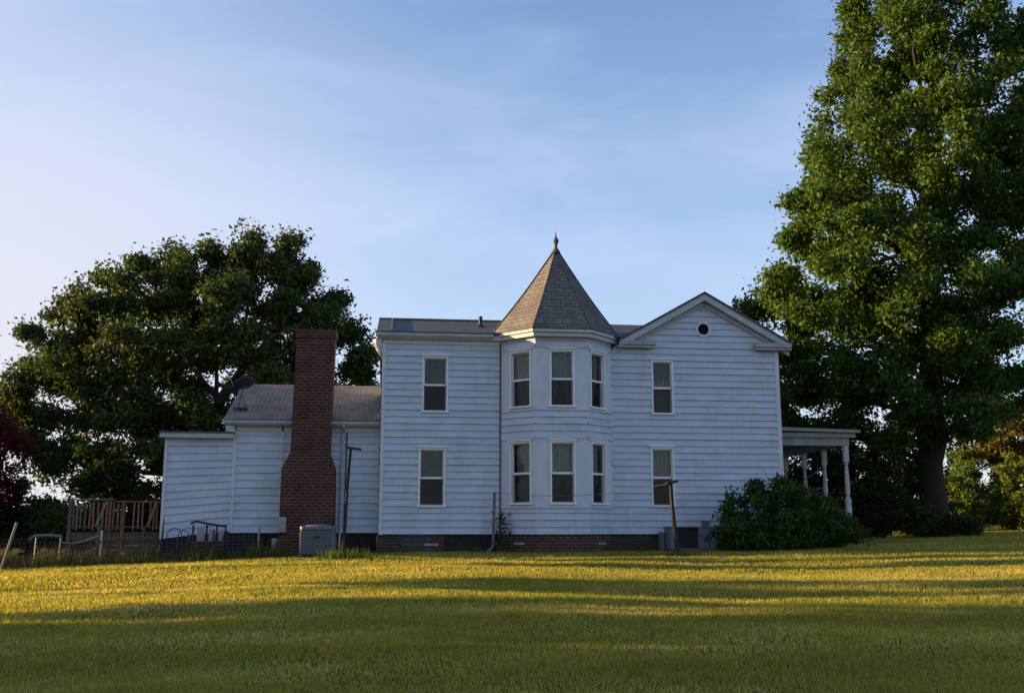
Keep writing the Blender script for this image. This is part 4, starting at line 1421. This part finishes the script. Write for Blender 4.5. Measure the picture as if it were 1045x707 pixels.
# purple-leaved tree at the left edge
bx, by = -14.9, 39.8
bz = gz1(bx, by)
tree('red_leaf_tree', 'small purple-red leaved tree at the left edge of the picture', 'tree', (bx, by, bz),
     trunk_line((bx, by, bz), (-14.9, 39.8, 1.4), 4, r_, 0.06), 0.10, [(-15.0, 39.8, 3.4, 1.7, 1.8, 1.9), (-16.6, 39.8, 4.2, 1.5, 1.6, 1.3), (-14.5, 39.6, 2.0, 1.0, 1.2, 0.9), (-14.3, 39.6, 3.9, 0.8, 1.0, 0.6)], 400, 11000, 0.13, M['leaf_red'], M['bark'], 13, step=0.35, sigma=0.25, kill=0.5, tip=0.008)

def bush(name, label, cat, x, y, lobes, n_attr, n_leaf, size, mat, seed, aspect=0.5, sigma=0.22, up=0.5, group=None, kill=0.45):
    z = gz1(x, y)
    r = np.random.default_rng(seed)
    tl = [np.array((x, y, z - 0.1)), np.array((x, y, z + 0.25))]
    return tree(name, label, cat, (x, y, z), tl, 0.07, lobes, n_attr, n_leaf, size, mat, M['bark'], seed, step=0.28, sigma=sigma, kill=kill, tip=0.007, up=up, aspect=aspect, group=group)

bush('rounded_bush', 'large dark green rounded bush against the right corner of the house', 'bush', 11.7, 31.0,
     [(11.6, 31.0, 1.15, 1.75, 1.25, 1.15), (12.6, 31.1, 1.0, 1.5, 1.2, 1.05), (10.65, 30.9, 0.75, 1.1, 1.1, 0.85), (13.7, 31.1, 0.62, 1.0, 0.9, 0.68), (11.9, 31.0, 1.9, 0.9, 0.9, 0.55)],
     900, 24000, 0.135, M['leaf_bush'], 21, 0.38, 0.15, 0.3)
# bushes under and beside the big tree
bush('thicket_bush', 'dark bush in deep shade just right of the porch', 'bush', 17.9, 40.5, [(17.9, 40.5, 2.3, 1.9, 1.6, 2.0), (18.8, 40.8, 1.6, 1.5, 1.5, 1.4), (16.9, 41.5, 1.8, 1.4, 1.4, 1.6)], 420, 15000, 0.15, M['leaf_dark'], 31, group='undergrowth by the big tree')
bush('leafy_bush', 'fresh green pointed bush just right of the big trunk', 'bush', 28.6, 50.0, [(28.4, 50, 2.0, 1.6, 1.6, 1.7), (28.9, 50, 3.7, 0.9, 1.0, 1.2), (27.6, 49.7, 1.5, 1.1, 1.2, 1.2)], 460, 19000, 0.15, M['leaf_bright'], 32, group='undergrowth by the big tree', kill=0.5)
bx, by = 31.6, 50.2
bz = gz1(bx, by)
tree('bronze_tree', 'small tree with bronze and yellow leaves at the right edge of the picture', 'tree', (bx, by, bz),
     trunk_line((bx, by, bz), (31.6, 50.2, 2.2), 4, r_, 0.06), 0.14, [(31.4, 50, 6.2, 2.2, 2.0, 1.8), (30.3, 50, 5.2, 1.5, 1.6, 1.3), (33.0, 50, 5.2, 2.2, 2.2, 2.2)], 460, 20000, 0.17, M['leaf_orange'], M['bark'], 33, step=0.4, sigma=0.27, kill=0.6, tip=0.008)
bush('yellow_green_bush', 'yellow-green leafy bush at the right edge below the bronze tree', 'bush', 31.3, 48.6, [(31.0, 48.6, 2.1, 1.4, 1.4, 1.7), (32.6, 48.8, 2.0, 1.6, 1.5, 1.6), (30.8, 48.6, 3.6, 1.0, 1.0, 1.0)], 420, 17000, 0.16, M['leaf_yellow'], 34, group='undergrowth by the big tree', kill=0.5)
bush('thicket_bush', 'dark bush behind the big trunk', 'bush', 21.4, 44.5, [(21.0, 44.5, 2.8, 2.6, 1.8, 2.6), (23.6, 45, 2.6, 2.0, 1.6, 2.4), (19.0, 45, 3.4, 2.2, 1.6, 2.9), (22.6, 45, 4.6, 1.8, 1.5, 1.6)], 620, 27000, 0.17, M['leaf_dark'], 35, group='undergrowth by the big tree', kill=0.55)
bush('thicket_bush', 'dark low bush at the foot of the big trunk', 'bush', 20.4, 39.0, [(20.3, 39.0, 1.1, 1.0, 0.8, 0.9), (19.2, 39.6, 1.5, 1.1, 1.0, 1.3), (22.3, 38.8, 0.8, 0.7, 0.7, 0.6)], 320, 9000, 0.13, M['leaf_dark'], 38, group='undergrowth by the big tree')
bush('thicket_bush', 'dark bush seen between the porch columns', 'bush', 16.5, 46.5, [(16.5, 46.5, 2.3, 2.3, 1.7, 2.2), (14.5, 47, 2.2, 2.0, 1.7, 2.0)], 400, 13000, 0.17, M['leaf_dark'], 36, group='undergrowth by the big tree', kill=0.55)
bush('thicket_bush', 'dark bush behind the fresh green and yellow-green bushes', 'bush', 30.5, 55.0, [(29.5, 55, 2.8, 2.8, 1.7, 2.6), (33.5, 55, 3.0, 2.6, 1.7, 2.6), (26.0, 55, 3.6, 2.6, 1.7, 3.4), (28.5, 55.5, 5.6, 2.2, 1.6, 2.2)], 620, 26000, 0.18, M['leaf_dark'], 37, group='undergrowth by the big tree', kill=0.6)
# shrubs behind the deck
bush('garden_shrub', 'low green shrub between the red-leaved tree and the deck', 'shrub', -10.9, 38.5, [(-10.9, 38.5, 1.0, 1.0, 0.9, 1.0), (-11.8, 38.7, 0.8, 0.9, 0.8, 0.8)], 260, 8000, 0.13, M['leaf_left'], 41, group='shrubs behind the deck')
bush('garden_shrub', 'dark shrub directly behind the deck railing', 'shrub', -9.2, 42.0, [(-9.2, 42, 1.3, 1.6, 1.0, 1.2), (-7.4, 42, 1.1, 1.4, 1.0, 1.1)], 260, 9000, 0.15, M['leaf_dark'], 42, group='shrubs behind the deck')
bush('garden_shrub', 'dark shrub under the red-leaved tree', 'shrub', -13.6, 41.5, [(-13.6, 41.5, 1.0, 1.7, 1.0, 1.3), (-15.4, 42, 1.6, 1.5, 1.0, 1.9)], 280, 10000, 0.15, M['leaf_dark'], 43, group='shrubs behind the deck')

# distant wood round the horizon: one uncountable mass
r = np.random.default_rng(51)
n = 90000
th = r.uniform(-1.25, 1.25, n)
rad = r.uniform(150, 185, n)
X = np.sin(th) * rad + 5; Y = np.cos(th) * rad
hh = 5.5 + 2.2 * np.sin(th * 9) + 1.5 * np.sin(th * 23 + 1) + 1.0 * np.sin(th * 51)
Z = gz(X, Y) + hh * r.random(n) ** 0.8
V, F, tint = leaves(np.stack([X, Y, Z], 1), 1.1, r, 0.3, 0.7)
tag(np_mesh('distant_wood', V, F, M['leaf_dark'], tint=tint), 'dark far-off wood along the horizon', 'wood', kind='stuff')

# trees past the left edge of the lawn; the low sun comes between them
def lane(s, t_):
    """s metres along the lanes of sunlight, t_ metres towards the sun"""
    d = np.array([-math.cos(R(SUN_AZ)), math.sin(R(SUN_AZ))]); q = np.array([math.sin(R(SUN_AZ)), math.cos(R(SUN_AZ))])
    p = s * q + t_ * d
    return float(p[0]), float(p[1])
proto_z = 0
proto = tree('hedgerow_tree', 'leafy tree in the row past the left edge of the lawn', 'tree', (0, 0, 0), [np.array((0, 0, -0.4)), np.array((0, 0, 0.5)), np.array((0.1, 0, 1.4))], 0.3,
             [(0, 0, 4.6, 3.4, 3.4, 4.2), (0.6, 0.3, 7.6, 2.2, 2.2, 2.0), (-1.4, 0.4, 2.6, 2.2, 2.2, 2.0), (1.2, -0.6, 2.4, 2.2, 2.2, 1.9)], 500, 26000, 0.30, M['leaf_left'], M['bark_grey'], 61, sigma=0.45, kill=1.0, group='trees past the left edge of the lawn')
row = [(2, 30, 1.15, 0.4), (-4, 31, 1.2, 2.0), (7.5, 31, 1.1, 1.0), (10.9, 30, 1.05, 3.0), (33.6, 27, 1.02, 4.0), (38.5, 29, 0.85, 5.2), (-10, 30, 1.2, 1.5), (31.6, 34, 0.74, 2.6), (35.5, 36, 0.9, 0.3), (32.6, 31, 0.62, 0.8), (30.9, 37, 0.55, 1.1)]
for i, (s_, t_, sc_, rot) in enumerate(row):
    x, y = lane(s_, t_)
    if i == 0:
        o = proto; chs = []
    else:
        o = proto.copy(); COL.objects.link(o)
        for c_ in list(proto.children):
            d_ = c_.copy(); COL.objects.link(d_); d_.parent = o
    o.location = (x, y, gz1(x, y)); o.scale = (sc_, sc_, sc_); o.rotation_euler = (0, 0, rot)

slim = tree('slender_tree', 'slender high-crowned tree past the left edge of the lawn', 'tree', (0, 0, 0), [np.array((0, 0, -0.4)), np.array((0, 0, 1.5)), np.array((0.05, 0, 3.0)), np.array((0.0, 0.05, 4.6))], 0.14,
            [(0, 0, 6.2, 0.95, 0.75, 2.0), (0.2, 0.1, 5.0, 0.7, 0.6, 0.7)], 160, 5200, 0.24, M['leaf_left'], M['bark_grey'], 62, sigma=0.25, kill=0.7, group='slender trees past the left edge of the lawn')
for i, (s_, t_, sc_, rot) in enumerate([(19.1, 26, 0.92, 0.3), (26.0, 24, 0.85, 1.9), (14.9, 31, 1.25, 3.1), (20.5, 28, 0.95, 5.0), (13.9, 35, 1.3, 2.2), (15.9, 38, 1.2, 4.2), (13.2, 27, 1.2, 1.1), (28.3, 23, 0.80, 0.9)]):
    x, y = lane(s_, t_)
    if i == 0:
        o = slim
    else:
        o = slim.copy(); COL.objects.link(o)
        for c_ in list(slim.children):
            d_ = c_.copy(); COL.objects.link(d_); d_.parent = o
    o.location = (x, y, gz1(x, y)); o.scale = (sc_, sc_, sc_); o.rotation_euler = (0, 0, rot)

# ------------------------------------------------------------------ grass
def blades(X, Y, h, wdt, r, lean=0.45):
    n = len(X)
    Z = gz(X, Y)
    a = r.uniform(0, 2 * np.pi, n)
    dx, dy = np.cos(a), np.sin(a)
    la = r.uniform(0, 2 * np.pi, n)
    ln = h * lean * r.random(n) ** 0.7
    b0 = np.stack([X - dx * wdt / 2, Y - dy * wdt / 2, Z - 0.01], 1)
    b1 = np.stack([X + dx * wdt / 2, Y + dy * wdt / 2, Z - 0.01], 1)
    tp_ = np.stack([X + np.cos(la) * ln, Y + np.sin(la) * ln, Z + h], 1)
    V = np.stack([b0, b1, tp_], 1).reshape(-1, 3)
    F = np.arange(3 * n).reshape(-1, 3)
    return V, F

def patchy(X, Y):
    return 0.5 + 0.28 * np.sin(X * 0.9 + 2 * np.sin(Y * 0.7)) * np.sin(Y * 1.1 + 1.3 * np.sin(X * 0.5)) + 0.22 * np.sin(X * 2.7 + 1.7 * np.sin(Y * 2.1)) * np.sin(Y * 3.3 + np.sin(X * 1.9))

r = np.random.default_rng(71)
VV, FF, TT = [], [], []
off = 0
for (y0, y1, dens, h0, w0) in ((5, 11, 2900, 0.055, 0.0115), (11, 16, 1800, 0.058, 0.016), (16, 23, 1000, 0.060, 0.022), (23, 36, 500, 0.064, 0.030), (36, 46, 220, 0.07, 0.04)):
    def half(y): return 0.55 * y + 3.0
    xa_, xb_ = -0.42 * y1 - 8, 0.70 * y1 + 8
    n = int((xb_ - xa_) * (y1 - y0) * dens)
    X = r.uniform(xa_, xb_, n); Y = r.uniform(y0, y1, n)
    keep = (X > -0.42 * Y - 8) & (X < 0.70 * Y + 8)
    keep &= ~((Y > 33.0) & (X > -7.2) & (X < 12.7))
    keep &= ~((Y > 33.1) & (X < -4))
    pt = patchy(X, Y)
    keep &= r.random(n) < 0.55 + 0.6 * pt
    X, Y, pt = X[keep], Y[keep], pt[keep]
    n = len(X)
    tall = 0.5 + 0.5 * np.sin(X * 5.1 + 2.2 * np.sin(Y * 3.7)) * np.sin(Y * 4.6 + 1.9 * np.sin(X * 4.3))
    h = h0 * (0.45 + 0.7 * r.random(n)) * (0.55 + 0.55 * pt + 0.5 * tall ** 2)
    V, F = blades(X, Y, h, w0 * (0.7 + 0.6 * r.random(n)), r, 1.15)
    VV.append(V); FF.append(F + off); off += len(V)
    TT.append(np.repeat(np.clip(r.random(n) ** 1.3 * 0.9 + 0.4 * (0.5 - pt) + 0.18 * np.sin(X * 0.37 + 1.3 * np.sin(Y * 0.9)) * np.sin(Y * 1.7) + 0.06, 0, 1), 3))
g = np_mesh('lawn_grass', np.concatenate(VV), np.concatenate(FF), M['grass'], tint=np.concatenate(TT))
tag(g, 'short mown grass of the lawn', 'grass', kind='stuff')

# rank weeds along the fence
r = np.random.default_rng(72)
def weed_strip(name, label, n, x0, x1, yc, ys, h0, h1, mat, wd=0.018):
    X = r.uniform(x0, x1, n); Y = yc + r.normal(size=n) * ys
    cl = 0.5 + 0.5 * np.sin(X * 3.1 + 1.2 * np.sin(X * 7.3))
    h = (h0 + (h1 - h0) * r.random(n) ** 1.5) * (0.45 + 0.75 * cl)
    V, F = blades(X, Y, h, np.full(n, wd), r, 0.6)
    t0 = np.repeat(r.random(n), 3)
    k = n // 2
    ii = r.integers(0, n, k)
    P = np.stack([X[ii] + r.normal(size=k) * 0.06, Y[ii] + r.normal(size=k) * 0.06, gz(X[ii], Y[ii]) + h[ii] * (0.25 + 0.7 * r.random(k))], 1)
    V2, F2, t2 = leaves(P, 0.075, r, 0.2, 0.4)
    tag(np_mesh(name, np.concatenate([V, V2]), np.concatenate([F, F2 + len(V)]), mat, tint=np.concatenate([t0, t2])), label, 'weeds', kind='stuff')
weed_strip('green_weeds', 'rank green weeds along the foot of the wire fence and skirting', 5200, -12.5, -3.0, 31.9, 0.42, 0.12, 0.55, M['weed'])
weed_strip('low_weeds', 'short ragged weeds along the foot of the house foundation', 2600, -0.6, 11.0, 32.72, 0.10, 0.06, 0.26, M['weed'])
weed_strip('dry_weeds', 'dry brown weeds tangled in the wire fence', 4200, -12.3, -5.1, 32.3, 0.45, 0.15, 0.68, M['weed_dry'])

# tufts round the posts, vine by the bay
def tuft(x, y, n, sp, h, label, name='grass_tuft', mat='weed', group='grass tufts round the posts'):
    r = np.random.default_rng(int(abs(x * 100)))
    X = x + r.normal(size=n) * sp; Y = y + r.normal(size=n) * sp * 0.6
    V, F = blades(X, Y, h * (0.4 + 0.7 * r.random(n)), np.full(n, 0.022), r, 0.5)
    tag(np_mesh(name, V, F, M[mat], origin=(x, y, gz1(x, y)), tint=np.repeat(r.random(n) * 0.6, 3)), label, 'grass tuft', group)
tuft(-1.35, 29.55, 420, 0.34, 0.34, 'tall grass tuft round the foot of the tall post by the cooling unit', mat='leaf_bright')
tuft(8.0, 28.85, 300, 0.28, 0.22, 'low grass tuft round the foot of the leaning post')
zb = gz1(3.3, 32.5)
VN = empty('vine', (3.35, 32.5, zb), 'young leafy vine climbing the pipe at the left corner of the bay tower', 'vine')
mb = MB(); mb.tube([(3.34, 32.55, zb - 0.05), (3.38, 32.56, 0.5), (3.33, 32.58, 0.9), (3.40, 32.6, 1.25)], 0.014, 6); mb.build('stem', M['bark'], VN)
r = np.random.default_rng(5)
k = 190
P = np.stack([3.40 + r.normal(size=k) * 0.13, 32.55 + r.normal(size=k) * 0.06, 0.1 + 1.15 * r.random(k)], 1)
V, F, tint = leaves(P, 0.10, r, 0.2, 0.6)
np_mesh('foliage', V, F, M['leaf_bush'], VN, tint=tint)
